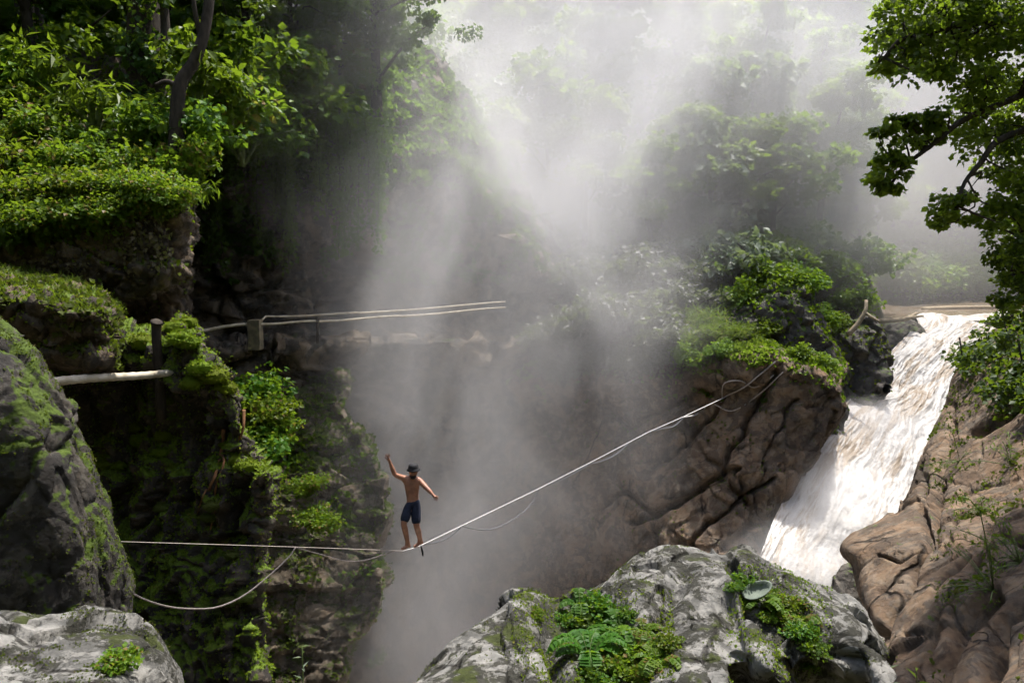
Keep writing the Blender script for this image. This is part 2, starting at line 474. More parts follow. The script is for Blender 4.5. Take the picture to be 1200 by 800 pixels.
def leaves(pos, dirs, nrm, size, tpl=LEAF4):
    """vertices and faces of leaves at POS pointing along DIRS with upper side NRM"""
    pos = np.asarray(pos, float); n = len(pos)
    d = dirs / (np.linalg.norm(dirs, axis=1, keepdims=True) + 1e-9)
    x = np.cross(d, nrm); x /= np.linalg.norm(x, axis=1, keepdims=True) + 1e-9
    z = np.cross(x, d)
    size = np.broadcast_to(np.asarray(size, float), (n,))
    V, Fq = tpl
    W = pos[:, None] + size[:, None, None] * (V[None, :, 0, None] * x[:, None] + V[None, :, 1, None] * d[:, None] + V[None, :, 2, None] * z[:, None])
    q, t = [], []
    for f in Fq:
        u = list(dict.fromkeys(f))
        (q if len(u) == 4 else t).append(u)
    k = len(V); off = np.arange(n)[:, None, None] * k
    Q = (np.array(q)[None] + off).reshape(-1, 4) if q else None
    T = (np.array(t)[None] + off).reshape(-1, 3) if t else None
    return W.reshape(-1, 3), Q, T

def clump(mb, c, r, n, size, g, tpl=LEAF4, droop=0.3, flat=0.6, up=0.8):
    """a clump of N leaves round C"""
    v = g.normal(size=(n, 3)); v /= np.linalg.norm(v, axis=1, keepdims=True)
    rad = g.random(n) ** 0.45
    p = v * rad[:, None] * np.array([r, r, r * flat])
    out = v * np.array([1, 1, 0.35]) + g.normal(size=(n, 3)) * 0.5
    out[:, 2] -= droop
    nr = g.normal(size=(n, 3)) * 0.55; nr[:, 2] += up
    V, Q, T = leaves(np.asarray(c) + p, out, nr, size * g.uniform(0.6, 1.3, n), tpl)
    mb.add(V, Q, T)

def make_tree(seed, H, spread, nlimb, leaf, perclump, trunk_r, tpl=LEAF4, lean=0.12, crown_from=0.35, clump_r=0.9, sub=5, droop=0.3):
    g = np.random.default_rng(seed)
    tm, cm = MB(), MB()
    n = 9
    t = np.linspace(0, 1, n)
    ln = g.normal(size=2) * lean * H
    tr = np.stack([ln[0] * t ** 1.5 + 0.12 * np.sin(t * 5 + seed), ln[1] * t ** 1.5 + 0.12 * np.cos(t * 4 + seed), t * H], 1)
    tr[0, 2] -= 0.6
    tm.tube(tr, trunk_r * (1.25 - t) * (1 + 0.5 * np.exp(-t * 12)), 8)
    for k in range(nlimb):
        f = crown_from + (1 - crown_from) * (k + g.random()) / nlimb
        f = min(f, 0.98)
        i = f * (n - 1); a = tr[int(i)] + (tr[min(int(i) + 1, n - 1)] - tr[int(i)]) * (i - int(i))
        az = k * 2.4 + g.normal() * 0.4
        L = spread * (1.15 - 0.65 * f) * g.uniform(0.75, 1.2)
        rise = g.uniform(0.1, 0.6) * L
        e = a + np.array([math.cos(az) * L, math.sin(az) * L, rise])
        mid = (a + e) / 2 + np.array([0, 0, 0.18 * L]) + g.normal(size=3) * 0.1 * L
        lp = spline([a, mid, e], 7)
        tm.tube(lp, np.linspace(trunk_r * 0.38, trunk_r * 0.06, 7), 5)
        for j in range(sub):
            u = 0.35 + 0.65 * (j + g.random()) / sub
            q = lp[min(int(u * 6), 6)] + g.normal(size=3) * np.array([0.22, 0.22, 0.12]) * L
            clump(cm, q, clump_r * g.uniform(0.6, 1.25), int(perclump * g.uniform(0.6, 1.3)), leaf, g, tpl, droop)
    clump(cm, tr[-1] + (0, 0, 0.3), clump_r * 1.1, int(perclump * 1.3), leaf, g, tpl, droop)
    return tm.mesh('trunk'), cm.mesh('crown', False)

def put_tree(meshes, loc, rz, sc, label, cat='tree', group=None, name='tree', mats=None, sz=None):
    r = empty(name, loc, rz, sc)
    if sz: r.scale = (sc, sc, sc * sz)
    link('trunk' if cat == 'tree' else 'stem', meshes[0], None, r)
    link('crown' if cat == 'tree' else 'foliage', meshes[1], None, r)
    tag(r, label, cat, group)
    return r

def make_shrub(seed, h, r, nst, leaf, per, tpl=LEAF4, droop=0.3, cr=0.35):
    g = np.random.default_rng(seed)
    tm, cm = MB(), MB()
    for k in range(nst):
        az = k * 2.4 + g.normal() * 0.5
        L = r * g.uniform(0.3, 1.0)
        e = np.array([math.cos(az) * L, math.sin(az) * L, h * g.uniform(0.55, 1.0) * (1.1 - 0.45 * L / r)])
        lp = spline([(0, 0, -0.1), e * np.array([0.35, 0.35, 0.65]), e], 6)
        tm.tube(lp, np.linspace(0.02, 0.006, 6) * (1 + h), 5)
        for u in (3, 4, 5):
            clump(cm, lp[u] + g.normal(size=3) * 0.1 * r, cr * r * g.uniform(0.7, 1.2), int(per * g.uniform(0.6, 1.3)), leaf, g, tpl, droop)
    return tm.mesh('stem'), cm.mesh('foliage', False)

def make_fern(seed, nf, L, leaf=0.13, npin=11):
    g = np.random.default_rng(seed)
    tm, cm = MB(), MB()
    for k in range(nf):
        az = k * 2.4 + g.normal() * 0.3
        l = L * g.uniform(0.6, 1.1)
        dz = g.uniform(0.45, 0.9)
        d = np.array([math.cos(az), math.sin(az), 0])
        pts = spline([(0, 0, 0), d * l * 0.4 + (0, 0, l * dz * 0.6), d * l * 0.8 + (0, 0, l * dz * 0.55), d * l * 1.05 + (0, 0, l * dz * 0.2)], npin + 2)
        tm.tube(pts, np.linspace(0.006, 0.002, len(pts)) * (L / 0.5), 4)
        tg = np.gradient(pts, axis=0)
        side = np.cross(tg, (0, 0, 1.0)); side /= np.linalg.norm(side, axis=1, keepdims=True)
        for s in (-1, 1):
            p = pts[1:]
            ln = leaf * L * 2 * np.sin(np.linspace(0.35, 2.95, len(p))) * g.uniform(0.85, 1.15, len(p))
            nr = np.cross(side * s, tg)[1:] * s
            nr = np.where(nr[:, 2:3] < 0, -nr, nr)
            V, Q, T = leaves(p, side[1:] * s + tg[1:] / (np.linalg.norm(tg[1:], axis=1, keepdims=True)) * 0.5, nr, ln, LEAF4)
            cm.add(V, Q, T)
    return tm.mesh('stem'), cm.mesh('fronds', False)

def scatter(key, n, g, zmin=0.3, nscale=0.8, nthr=0.0, rect=None, prob=None):
    """places on a rock surface that face up, in noisy patches"""
    P, N = SURF[key]
    nv, nu = P.shape[:2]
    a = np.linalg.norm(np.cross(P[1:, :-1] - P[:-1, :-1], P[:-1, 1:] - P[:-1, :-1]), axis=-1)
    p = P[:-1, :-1]; nn = N[:-1, :-1]
    m = a * (nn[..., 2] > zmin) * (perlin(p / nscale + 41) + 0.5 * perlin(p / nscale * 3 + 7) > nthr)
    if rect is not None:
        px, py, _ = proj(p)
        m = m * (px > rect[0]) * (px < rect[2]) * (py > rect[1]) * (py < rect[3])
    if prob is not None: m = m * prob(p, nn)
    m = m.ravel()
    if m.sum() <= 0: return np.zeros((0, 3)), np.zeros((0, 3))
    i = g.choice(len(m), n, p=m / m.sum())
    u, v = g.random((2, n, 1))
    A = P[:-1, :-1].reshape(-1, 3)[i]; B = P[:-1, 1:].reshape(-1, 3)[i]; C = P[1:, :-1].reshape(-1, 3)[i]
    return A + u * (B - A) + v * (C - A), nn.reshape(-1, 3)[i]

def moss_on(key, n, size, mat, parent, seed, name='moss', tpl=LEAF4, lift=0.5, **k):
    g = np.random.default_rng(seed)
    p, nn = scatter(key, n, g, **k)
    if not len(p): return
    d = nn * lift + g.normal(size=p.shape) * 0.5 + np.array([0, 0, 0.35])
    nr = g.normal(size=p.shape) + nn * 0.3
    V, Q, T = leaves(p, d, nr, size * g.uniform(0.5, 1.4, len(p)), tpl)
    o = link(name, mesh_np(name, V, Q, T, False), mat, parent)
    o['kind'] = 'stuff'
    return o

# ------------------------------------------------------------------ terrain
CHASM = np.array([(-15, 9), (-10, 4.6), (-3.4, 4.2), (-1.9, 3.0), (0, 3.0), (3, 3.3), (6, 3.4), (10, 5), (15, 12), (18.5, 20), (22, 29), (29, 36), (34, 43),
                  (27, 50), (20, 44), (14, 39), (9, 35.5), (0, 37), (-6, 35), (-11, 31), (-13.5, 25), (-16, 18)], float)
RIVER = np.array([(9.5, 25.5), (12.6, 29.5), (15.6, 33), (20, 37), (23, 40), (28, 46), (33.5, 55), (39, 65), (47, 82), (60, 110)], float)

def chasm_depth(x, y):
    d = polydist(x, y, np.concatenate([CHASM, CHASM[:1]]))
    ins = np.zeros(x.shape, bool)
    n = len(CHASM)
    for i in range(n):
        (x0, y0), (x1, y1) = CHASM[i], CHASM[(i + 1) % n]
        c = ((y0 > y) != (y1 > y)) & (x < (x1 - x0) * (y - y0) / (y1 - y0 + 1e-12) + x0)
        ins ^= c
    return np.where(ins, d, -d)

def ground_z(x, y):
    x = np.asarray(x, float); y = np.asarray(y, float)
    H = -2.6 + 0 * x
    H = H + 5.2 * smooth(-x, 4, 11) * smooth(y, 10, 24) + 0.4 * np.maximum(-x - 9, 0) * smooth(y, 5, 14)
    H = H + 1.6 * smooth(-x, 5, 9) * smooth(y, 5, 11) * (1 - smooth(y, 14, 24))
    H = H + smooth(x, 12, 18) * (1.4 + 0.45 * np.maximum(x - 12, 0)) * (1 - smooth(y, 26, 40)) * smooth(y, 2, 9)
    rd = polydist(x, y, RIVER[5:])
    back = 0.62 * np.maximum(y - 36, 0) * (0.5 + 0.5 * np.maximum(smooth(rd, 4, 30), smooth(y, 50, 78)))
    H = H + back
    H = H + 1.25 * np.maximum(-y - 4, 0) + 0.6 * np.maximum(-x - 17, 0) * (1 - smooth(y, 25, 45)) + 0.6 * np.maximum(x - 20, 0) * (1 - smooth(y, 25, 40))  # unseen slopes behind and beside the camera, added to block frontal sky light
    H = np.minimum(H, 46 + 0.04 * (H - 46))
    P = np.stack([x, y, 0 * x], -1)
    H = H + 0.9 * fbm(P / 6.0, 4) * smooth(np.hypot(x, y), 3, 9) + 3.0 * fbm(P / 30.0 + 4, 3) * smooth(y, 30, 60)
    H = np.where(rd < 9, H + (-5.2 - H) * (1 - smooth(rd, 4.5, 9)) * smooth(y, 42, 47) * (1 - smooth(y, 64, 80)), H)
    cd = chasm_depth(x, y)
    fl = -21 + 15.0 * smooth(y, 30, 46) * smooth(x, 6, 14) + 5 * smooth(x, 5, 9) * (1 - smooth(y, 30, 40))
    return H + (fl - H) * smooth(cd, 0.2, 2.2)

def warp(n, c, a, lin):
    t = np.linspace(-1, 1, n)
    return c + lin * t + (a - lin) * np.sign(t) * np.abs(t) ** 4
gx, gy = np.meshgrid(warp(300, 4, 260, 55), warp(300, 30, 290, 55))
gz = ground_z(gx, gy)
terrain = link('terrain', mesh_np('terrain', np.stack([gx, gy, gz], -1).reshape(-1, 3), grid_quads(300, 300)), M['ground'])
terrain['kind'] = 'structure'

# ------------------------------------------------------------------ cliffs and rock
def rows(y, px, d):
    y = np.broadcast_to(y, (len(px),))
    return [(a, b, c) for a, b, c in zip(px, y, np.broadcast_to(d, (len(px),)))]

# dark wall behind the walkway, with the ledge cut in it
pxs = [60, 140, 200, 260, 330, 400, 470, 540, 620, 700]
ctrl = [
    rows([40, 40, 40, 40, 40, 40, 45, 100, 235, 360], pxs, [32, 31, 31, 31, 32, 33, 35, 37, 40, 42]),
    rows([130, 130, 130, 130, 130, 130, 133, 165, 272, 366], pxs, [29, 28.5, 28, 28, 28.5, 29, 31, 33, 36, 38]),
    rows([200, 200, 200, 200, 200, 200, 202, 218, 305, 372], pxs, [27.5, 27, 26.5, 26.5, 27, 28, 29.5, 31.5, 34, 37]),
    rows([290, 290, 290, 290, 290, 290, 290, 294, 335, 380], pxs, [28, 27.5, 27, 27, 27.5, 28.5, 30, 32, 34.5, 37]),
    rows([350, 350, 350, 350, 350, 350, 350, 350, 362, 388], pxs, [28.5, 28, 27.5, 27.4, 27.8, 28.8, 30.4, 32.4, 35, 37]),
    rows([396, 396, 396, 395, 393, 391, 389, 387, 390, 395], pxs, [28, 27.6, 27.2, 27, 27.4, 28.4, 30, 32, 35, 37]),
    rows([408, 408, 407, 406, 404, 402, 400, 398, 400, 405], pxs, [25.2, 24.8, 24.6, 24.5, 25, 26, 27.8, 30, 34, 37]),
    rows(440, pxs, [25.4, 25, 25, 25, 25.5, 26.7, 28.6, 31, 34, 37]),
    rows(540, pxs, [26, 25.6, 25.4, 25.4, 25.8, 27, 29, 32, 34, 36]),
    rows(700, pxs, [26, 25.6, 25.4, 25.4, 25.8, 27, 29, 31.5, 33, 35]),
    rows(880, pxs, [25, 25, 25, 25, 25, 26, 28, 30, 32, 34]),
]
cliff_back = rock_sheet('cliff', 'wall', ctrl, 260, 300, M['midcliff'], 2.4, 0.62, (1, 1, 1.7), plates=.7, pdir=(.1, .1, 1), facet=.9)

def edge_rows(spec, fr, wrapd=6, left_px=200, ease=1.0):
    """rows (y, edge px, distance at the left, distance at the edge)"""
    out = []
    for y, e, d0, d1 in spec:
        r = [(left_px + (e - left_px) * f, y, d0 + (d1 - d0) * f ** ease) for f in fr]
        r.append((e - 2, y + 2, d1 + wrapd * 0.4)); r.append((e - 14, y + 4, d1 + wrapd))
        out.append(r)
    return out

spec = [(424, 380, 26, 26.5), (437, 398, 23.4, 23.6), (455, 402, 22.6, 23.2), (480, 400, 22.3, 22.8), (512, 424, 21.6, 22.2), (560, 447, 21, 21.6), (610, 455, 20.6, 21), (645, 436, 20.4, 20.7),
        (688, 450, 19.8, 20.1), (722, 436, 19.6, 19.9), (775, 402, 19.2, 19.5), (860, 385, 18.6, 19)]
spec = [(a_, b_, c_ * 1.1, d_ * 1.1) for a_, b_, c_, d_ in spec]
cliff_low = rock_sheet('cliff', 'low', edge_rows(spec, [0, .25, .5, .75, .92, 1], 7), 240, 300, M['midcliff2'], 2.2, 0.5, (1, 1, 2.2), ridge=0.4, crack=.15, plates=.7, pdir=(-.2, .1, 1), facet=.5)

# wall on the far side of the chasm, brown towards the waterfall
fr = [0, .16, .31, .45, .57, .69, .79, .9, 1]
def irow(y, e, dd, ys=None):
    px = [430 + (e - 430) * f for f in fr]
    d = np.array([36.5, 35.2, 34, 32.6, 31.2, 30, 29.2, 28.8, 29.4]) + dd
    yy = np.broadcast_to(y if ys is None else ys, (9,))
    r = [(a, b, c) for a, b, c in zip(px, yy, d)]
    return r + [(e - 1, yy[-1] + 2, d[-1] + 2.2), (e - 10, yy[-1] + 5, d[-1] + 6)]
ctrl = [irow(0, 985, 9, [405, 405, 402, 398, 398, 396, 392, 398, 410]),
        irow(0, 985, 3, [428, 424, 420, 414, 414, 412, 405, 410, 432]),
        irow(0, 982, 0, [440, 435, 432, 426, 428, 427, 420, 425, 452]),
        irow(480, 986, -.1), irow(520, 957, -.4), irow(572, 925, -.9), irow(628, 899, -1.5), irow(680, 889, -2), irow(790, 876, -3), irow(900, 860, -3.5)]
cr = [([(915, 432), (880, 490), (842, 556), (790, 588), (740, 612)], 4.5, .75), ([(905, 560), (868, 585), (830, 612), (795, 660)], 3.5, .6), ([(845, 470), (800, 520), (760, 545)], 4, .5),
      ([(935, 470), (905, 520), (885, 575), (895, 610)], 3, .4), ([(868, 560), (882, 590)], 3, .4), ([(700, 470), (735, 500), (800, 470)], 5, .5), ([(700, 600), (730, 575), (760, 600), (770, 640)], 4, .4)]
cliff_far = rock_sheet('cliff', 'far', ctrl, 380, 260, M['brown'], 3.0, 0.45, (1, 1, 1.15), cr, crack=.1, plates=.45, pdir=(.75, .3, -.9), ridge=.12, block=.3, facet=.8)

# right-hand cliff
spec = [(330, 1205, 23, 15.5), (372, 1178, 21.5, 14.6), (405, 1146, 20.4, 13.6), (440, 1120, 19.2, 12.6), (480, 1108, 18.2, 11.6), (530, 1084, 17, 10.8), (572, 1072, 16, 10.1), (606, 1045, 14.9, 9.4), (636, 994, 13.8, 8.8),
        (664, 1003, 13, 8.2), (700, 1011, 12, 7.5), (750, 1036, 10.6, 6.8), (800, 1043, 9.4, 6.2), (880, 1046, 8.1, 5.4), (960, 1040, 7, 4.8), (1080, 1030, 6, 4)]
ctrl = []
for y, e, d0, d1 in spec:
    r = [(e + 16, y + 4, d0 + 5), (e + 1, y + 2, d0 + 1.6)]
    for f in (0, .1, .25, .45, .7, 1):
        r.append((e + (1330 - e) * f, y - 12 * f, d0 + (d1 - d0) * f ** .8))
    r.append((1650, y - 60, d1 * .82))
    ctrl.append(r)
cr = [([(1116, 475), (1100, 560), (1092, 628), (1062, 690), (1030, 752), (1005, 790)], 4.6, 0.42), ([(1085, 560), (1080, 600), (1092, 640)], 4.0, 0.38), ([(1205, 470), (1150, 500), (1135, 505)], 5.2, 0.47),
      ([(1300, 600), (1205, 640), (1170, 620), (1120, 635)], 4.6, 0.38), ([(1160, 640), (1110, 700), (1085, 760), (1070, 800)], 3.7, 0.34), ([(1135, 650), (1100, 690)], 2.9, 0.23), ([(1050, 600), (1075, 585)], 3.4, 0.23), ([(1025, 690), (1060, 668), (1100, 640)], 2.6, .14), ([(1150, 520), (1120, 600), (1105, 650)], 2.6, .14), ([(1060, 745), (1100, 735), (1130, 700)], 2.6, .12), ([(1200, 560), (1165, 600), (1150, 640)], 3, .14), ([(1080, 640), (1050, 655), (1030, 650)], 2.4, .1), ([(1070, 800), (1110, 760), (1125, 720)], 2.6, .12),
      ([(1165, 700), (1130, 735), (1100, 790), (1090, 830)], 8.0, 0.47), ([(1240, 690), (1180, 730), (1150, 800)], 8.0, 0.47)]
cliff_right = rock_sheet('cliff', 'right', ctrl, 420, 420, M['brown'], 2.8, 0.2, (1, 1, .5), cr, crack=.16, block=.2, ridge=.08, plates=.18, pdir=(1, -.2, -.75), facet=.5)

# earth bank with the overhang, left
pxs = [-140, -40, 20, 75, 125, 165, 198, 216, 219, 212]
ctrl = [rows(60, pxs, [24, 23, 22.5, 22, 22, 22, 22, 22, 23, 25]),
        rows([130, 120, 118, 125, 140, 160, 180, 190, 195, 200], pxs, [18.5, 18, 18, 18, 18, 18, 18, 18.3, 19.5, 22]),
        rows([220, 205, 200, 195, 195, 202, 215, 222, 226, 230], pxs, [15.6, 15.5, 15.4, 15.4, 15.4, 15.4, 15.5, 15.8, 17, 20]),
        rows([290, 285, 282, 274, 260, 246, 236, 236, 238, 242], pxs, [13.8, 13.8, 13.8, 13.8, 13.9, 14, 14.1, 14.5, 16, 19]),
        rows([312, 310, 308, 296, 282, 268, 256, 256, 258, 262], pxs, [13.6, 13.6, 13.6, 13.55, 13.6, 13.7, 13.8, 14.3, 16, 19]),
        rows([330, 326, 324, 330, 334, 336, 326, 310, 308, 306], pxs, [13.7, 13.7, 13.7, 13.7, 13.75, 13.8, 14, 14.5, 16, 19]),
        rows([336, 333, 332, 338, 342, 343, 336, 322, 320, 316], pxs, [14.6, 14.6, 14.6, 14.8, 15, 15, 15.2, 15.6, 17, 19]),
        rows([345, 342, 342, 345, 348, 348, 345, 340, 340, 336], pxs, [18, 18, 18, 18, 18, 18, 18, 18.5, 19.5, 21]),
        rows(430, pxs, [18, 18, 18, 18, 18, 18, 18, 18.5, 19.5, 21]), rows(560, pxs, [18, 18, 18, 18, 18, 18, 18, 18.5, 19.5, 21])]
for r in ctrl:
    for i, (a_, b_, c_) in enumerate(r): r[i] = (a_, b_, c_ * 1.24)
bank = rock_sheet('earth_bank', 'bank', ctrl, 240, 240, M['soil'], 0.9, 0.34, (1, 1, 1), ridge=0.8, facet=.7, plates=.5, pdir=(.1, .1, 1))
pxs = [-120, -30, 20, 60, 95, 118, 132, 126]
ctrl = [rows([318, 316, 318, 326, 338, 350, 362, 366], pxs, [14.5, 14.5, 14.4, 14.2, 14, 13.6, 14, 15]),
        rows([334, 332, 332, 338, 346, 356, 372, 376], pxs, [12, 12, 12, 12, 12.1, 12.2, 12.8, 14]),
        rows([352, 350, 350, 354, 360, 368, 384, 388], pxs, [10.8, 10.8, 10.8, 10.85, 11, 11.2, 11.9, 13.5]),
        rows([362, 360, 360, 363, 370, 378, 396, 400], pxs, [10.7, 10.7, 10.7, 10.7, 10.8, 11.1, 11.9, 13.5]),
        rows([400, 400, 400, 400, 402, 408, 416, 420], pxs, [11, 11, 11, 11, 11.1, 11.3, 12, 13.5]),
        rows([418, 418, 418, 420, 424, 428, 432, 434], pxs, [11.2, 11.2, 11.2, 11.2, 11.3, 11.5, 12.2, 14]), rows(440, pxs, [13.5, 13.5, 13.5, 13.5, 13.5, 13.6, 14, 15]), rows(520, pxs, [15, 15, 15, 15, 15, 15, 15.2, 15.5])]
for r in ctrl:
    for i, (a_, b_, c_) in enumerate(r): r[i] = (a_, b_, c_ * 1.17)
ledge = rock_sheet('earth_bank', 'ledge', ctrl, 160, 130, M['soil'], 0.7, 0.3, ridge=0.8, facet=.6, plates=.4)

# mossy cliff below it
C = [
    ([60, 100, 140, 185, 212, 238, 262, 280], [415, 402, 398, 408, 392, 430, 470, 545], [15, 15, 15, 15, 14.6, 14.4, 14.2, 14.2]),
    ([60, 100, 140, 185, 212, 240, 268, 284], [404, 392, 388, 399, 375, 420, 455, 538], [12.9, 12.7, 12.5, 12.4, 12.1, 12.0, 12.0, 12.4]),
    ([60, 100, 140, 185, 214, 246, 272, 290], [428, 414, 410, 424, 400, 440, 470, 536], [12.3, 12.2, 12, 12, 11.7, 11.6, 11.6, 12.2]),
    ([58, 100, 140, 182, 215, 248, 268, 276], [470, 462, 456, 462, 452, 470, 492, 520], [12.7, 12.6, 12.5, 12.5, 12, 11.7, 11.7, 12.0]),
    ([58, 100, 140, 180, 215, 248, 270, 290], [530, 528, 524, 520, 515, 520, 528, 536], [12.9, 12.8, 12.6, 12.5, 12.2, 12, 11.9, 12]),
    ([64, 105, 142, 182, 222, 262, 294, 314], [575, 572, 570, 566, 560, 556, 556, 558], [12.6, 12.5, 12.3, 12.2, 12, 11.7, 11.5, 11.6]),
    ([70, 110, 146, 186, 226, 262, 290, 308], [640, 640, 638, 634, 630, 625, 620, 616], [12.7, 12.6, 12.5, 12.3, 12.1, 12, 11.8, 11.7]),
    ([72, 112, 150, 190, 226, 256, 278, 296], [720, 720, 718, 715, 712, 708, 704, 700], [12.3, 12.2, 12.1, 12, 11.8, 11.7, 11.6, 11.6]),
    ([72, 112, 150, 190, 230, 262, 288, 308], [800] * 8, [11.8, 11.7, 11.6, 11.5, 11.4, 11.3, 11.2, 11.2]),
    ([72, 112, 150, 190, 230, 260, 285, 300], [950] * 8, [10.6] * 8)]
PB = 1.24
ctrl = [[(a, b, c * PB) for a, b, c in zip(*r)] + [(r[0][-1] - 1, r[1][-1] + 3, r[2][-1] * PB + 1.8), (r[0][-1] - 10, r[1][-1] + 6, r[2][-1] * PB + 6)] for r in C]
cr = [([(232, 470), (222, 540), (212, 600)], 7, .35), ([(155, 440), (150, 520), (140, 620)], 10, .5), ([(265, 480), (262, 540)], 8, .3), ([(190, 560), (180, 640)], 8, .4), ([(280, 570), (275, 650), (255, 720)], 8, .4), ([(195, 402), (198, 440)], 6, .5)]
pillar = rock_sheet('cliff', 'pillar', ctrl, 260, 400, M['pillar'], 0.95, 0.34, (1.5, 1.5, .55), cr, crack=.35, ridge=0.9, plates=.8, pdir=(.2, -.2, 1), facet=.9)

# leaning rock, far left
ctrl = []
for y, e, d in [(300, -110, 7.6), (345, -55, 7.55), (388, 0, 7.5), (432, 42, 7.5), (490, 82, 7.55), (545, 108, 7.6), (605, 128, 7.65), (680, 146, 7.7), (760, 152, 7.75), (860, 150, 7.8), (1050, 150, 7.8), (1400, 140, 7.6)]:
    ctrl.append([(-420, y + 20, d - 2.6), (e - 260, y + 45, d - 1.2), (e - 120, y + 40, d - .95), (e - 52, y + 22, d - .8), (e - 24, y + 8, d - .45), (e, y, d), (e - 3, y - 2, d + .8), (e - 18, y - 4, d + 3)])
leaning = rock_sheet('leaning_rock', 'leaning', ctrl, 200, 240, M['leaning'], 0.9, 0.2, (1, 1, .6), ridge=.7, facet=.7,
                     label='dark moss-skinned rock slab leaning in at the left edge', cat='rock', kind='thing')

# mossy rocks beside the top of the waterfall
def boulder_ctrl(sil, d, rise, drop, dn, dback=3.0, foot=None):
    """net for a boulder from its skyline (px, py): rows go from behind, over the top, to its foot"""
    px = np.array([p[0] for p in sil], float); py = np.array([p[1] for p in sil], float)
    d = np.broadcast_to(d, px.shape).astype(float)
    c = px.mean()
    out = [[(x + (c - x) * .1, y + drop * .6, q + dback * 1.2) for x, y, q in zip(px, py, d)],
           [(x + (c - x) * .05, y + drop * .1, q + dback * .5) for x, y, q in zip(px, py, d)],
           [(x, y, q) for x, y, q in zip(px, py, d)]]
    for f, g in dn:
        out.append([(x, y + ((foot[i] - y) if foot else rise) * f, q - g) for i, (x, y, q) in enumerate(zip(px, py, d))])
    return out
ctrl = boulder_ctrl([(838, 420), (850, 372), (880, 348), (915, 333), (945, 345), (966, 382), (985, 425), (988, 450)], 34.5, 130, 60, [(.08, .5), (.25, .8), (.6, 1.0), (1, 1.4)])
rock_a = rock_sheet('boulder', 'rock_a', ctrl, 140, 110, M['wetrock'], 1.6, .45, facet=.8, label='dark hump of rock with a bushy green top above the brown cliff', cat='boulder', kind='thing')
ctrl = boulder_ctrl([(915, 440), (930, 405), (955, 393), (985, 394), (1008, 375), (1028, 372), (1038, 395), (1041, 430), (1030, 462)], 37.5, 130, 60, [(.08, .5), (.25, .9), (.6, 1.2), (1, 1.8)], 3.0, [520, 520, 510, 500, 482, 470, 458, 448, 470])
rock_b = rock_sheet('boulder', 'rock_b', ctrl, 150, 110, M['wetrock'], 1.5, .4, facet=.9, label='steep dark rock standing in the water at the left bank of the falls', cat='boulder', kind='thing')
ctrl = boulder_ctrl([(1030, 410), (1036, 384), (1050, 375), (1068, 374), (1082, 384), (1087, 402), (1082, 416)], 44, 45, 30, [(.15, .4), (.5, .8), (1, 1)], 2)
rock_c = rock_sheet('boulder', 'rock_c', ctrl, 90, 70, M['wetrock'], 1.1, .3, label='low grey wet boulder at the lip of the waterfall', cat='boulder', kind='thing')
ctrl = boulder_ctrl([(975, 700), (980, 672), (992, 660), (1004, 664), (1012, 690), (1014, 715)], 19.5, 90, 50, [(.15, .3), (.5, .6), (1, .8)], 1.6)
rock_d = rock_sheet('boulder', 'rock_d', ctrl, 80, 70, M['wetrock'], .8, .14, label='small dark wet boulder under the jutting brown cliff at the foot of the falls', cat='boulder', kind='thing')

# boulders in front
sil = [(455, 850), (490, 800), (540, 748), (610, 703), (660, 694), (700, 684), (745, 655), (790, 641), (838, 650), (872, 641), (908, 662), (955, 690), (1000, 716), (1030, 752), (1040, 772)]
dS = np.array([4.6, 4.8, 5.2, 5.6, 5.8, 5.9, 6.0, 6.1, 6.0, 6.0, 5.9, 5.8, 5.7, 5.5, 5.4])
sil = [(x, y - 6) for x, y in sil]
ctrl = []
for k, (yo, do) in enumerate([(170, 2.6), (40, 1.5), (8, .5), (0, 0), (9, -.22), (40, -.62), (85, -1.05), (140, -1.5), (220, -2.0), (330, -2.5)]):
    r = []
    for i, (x, y) in enumerate(sil):
        X, Y, D = x, y + yo, dS[i] + do
        if k < 3: X = x + (760 - x) * .03 * (3 - k)
        if k >= 6 and i >= 9:                     # the overhang on the right
            t = (i - 8) / 6
            lim = 800 - 26 * smooth(x, 950, 1040)
            if Y > lim: D = dS[i] - .75 + .006 * (Y - lim); Y = lim + (Y - lim) * .35; X = x - (Y - lim) * .7
        r.append((X, Y, D))
    ctrl.append(r)
cr = [([(650, 715), (700, 730), (745, 760), (720, 800)], 34, .16), ([(848, 652), (880, 700), (905, 740)], 7, .16), ([(885, 700), (925, 735), (955, 785)], 22, .2), ([(700, 725), (690, 790)], -1, 0),
      ([(905, 680), (945, 740), (1000, 770)], 8, .08), ([(800, 660), (770, 720)], 12, .1), ([(640, 735), (660, 800)], 8, .14), ([(845, 700), (870, 800)], 12, .12)]
cr = [c for c in cr if c[1] > 0]
big = rock_sheet('boulder', 'big', ctrl, 420, 330, M['boulder'], 1.1, 0.16, (1, 1, 1), cr, crack=.12, block=.25, ridge=.3, facet=.75,
                 label='large lichen-covered grey boulder in front with green plants in its hollows', cat='boulder', kind='thing')
sil = [(-160, 700), (-60, 706), (0, 714), (40, 722), (80, 724), (118, 723), (160, 728), (185, 748), (205, 784), (222, 830)]
ctrl = []
for k, (yo, do) in enumerate([(120, 1.6), (30, .9), (6, .3), (0, 0), (8, -.14), (40, -.45), (90, -.8), (180, -1.2)]):
    ctrl.append([(x + ((40 - x) * .04 * (3 - k) if k < 3 else 0), y + yo, 3.7 + do) for x, y in sil])
small = rock_sheet('boulder', 'small', ctrl, 260, 180, M['boulder'], 0.6, 0.1, crack=.15, block=.3, ridge=.5, facet=.6,
                   label='pale lumpy boulder in the lower left corner', cat='boulder', kind='thing')

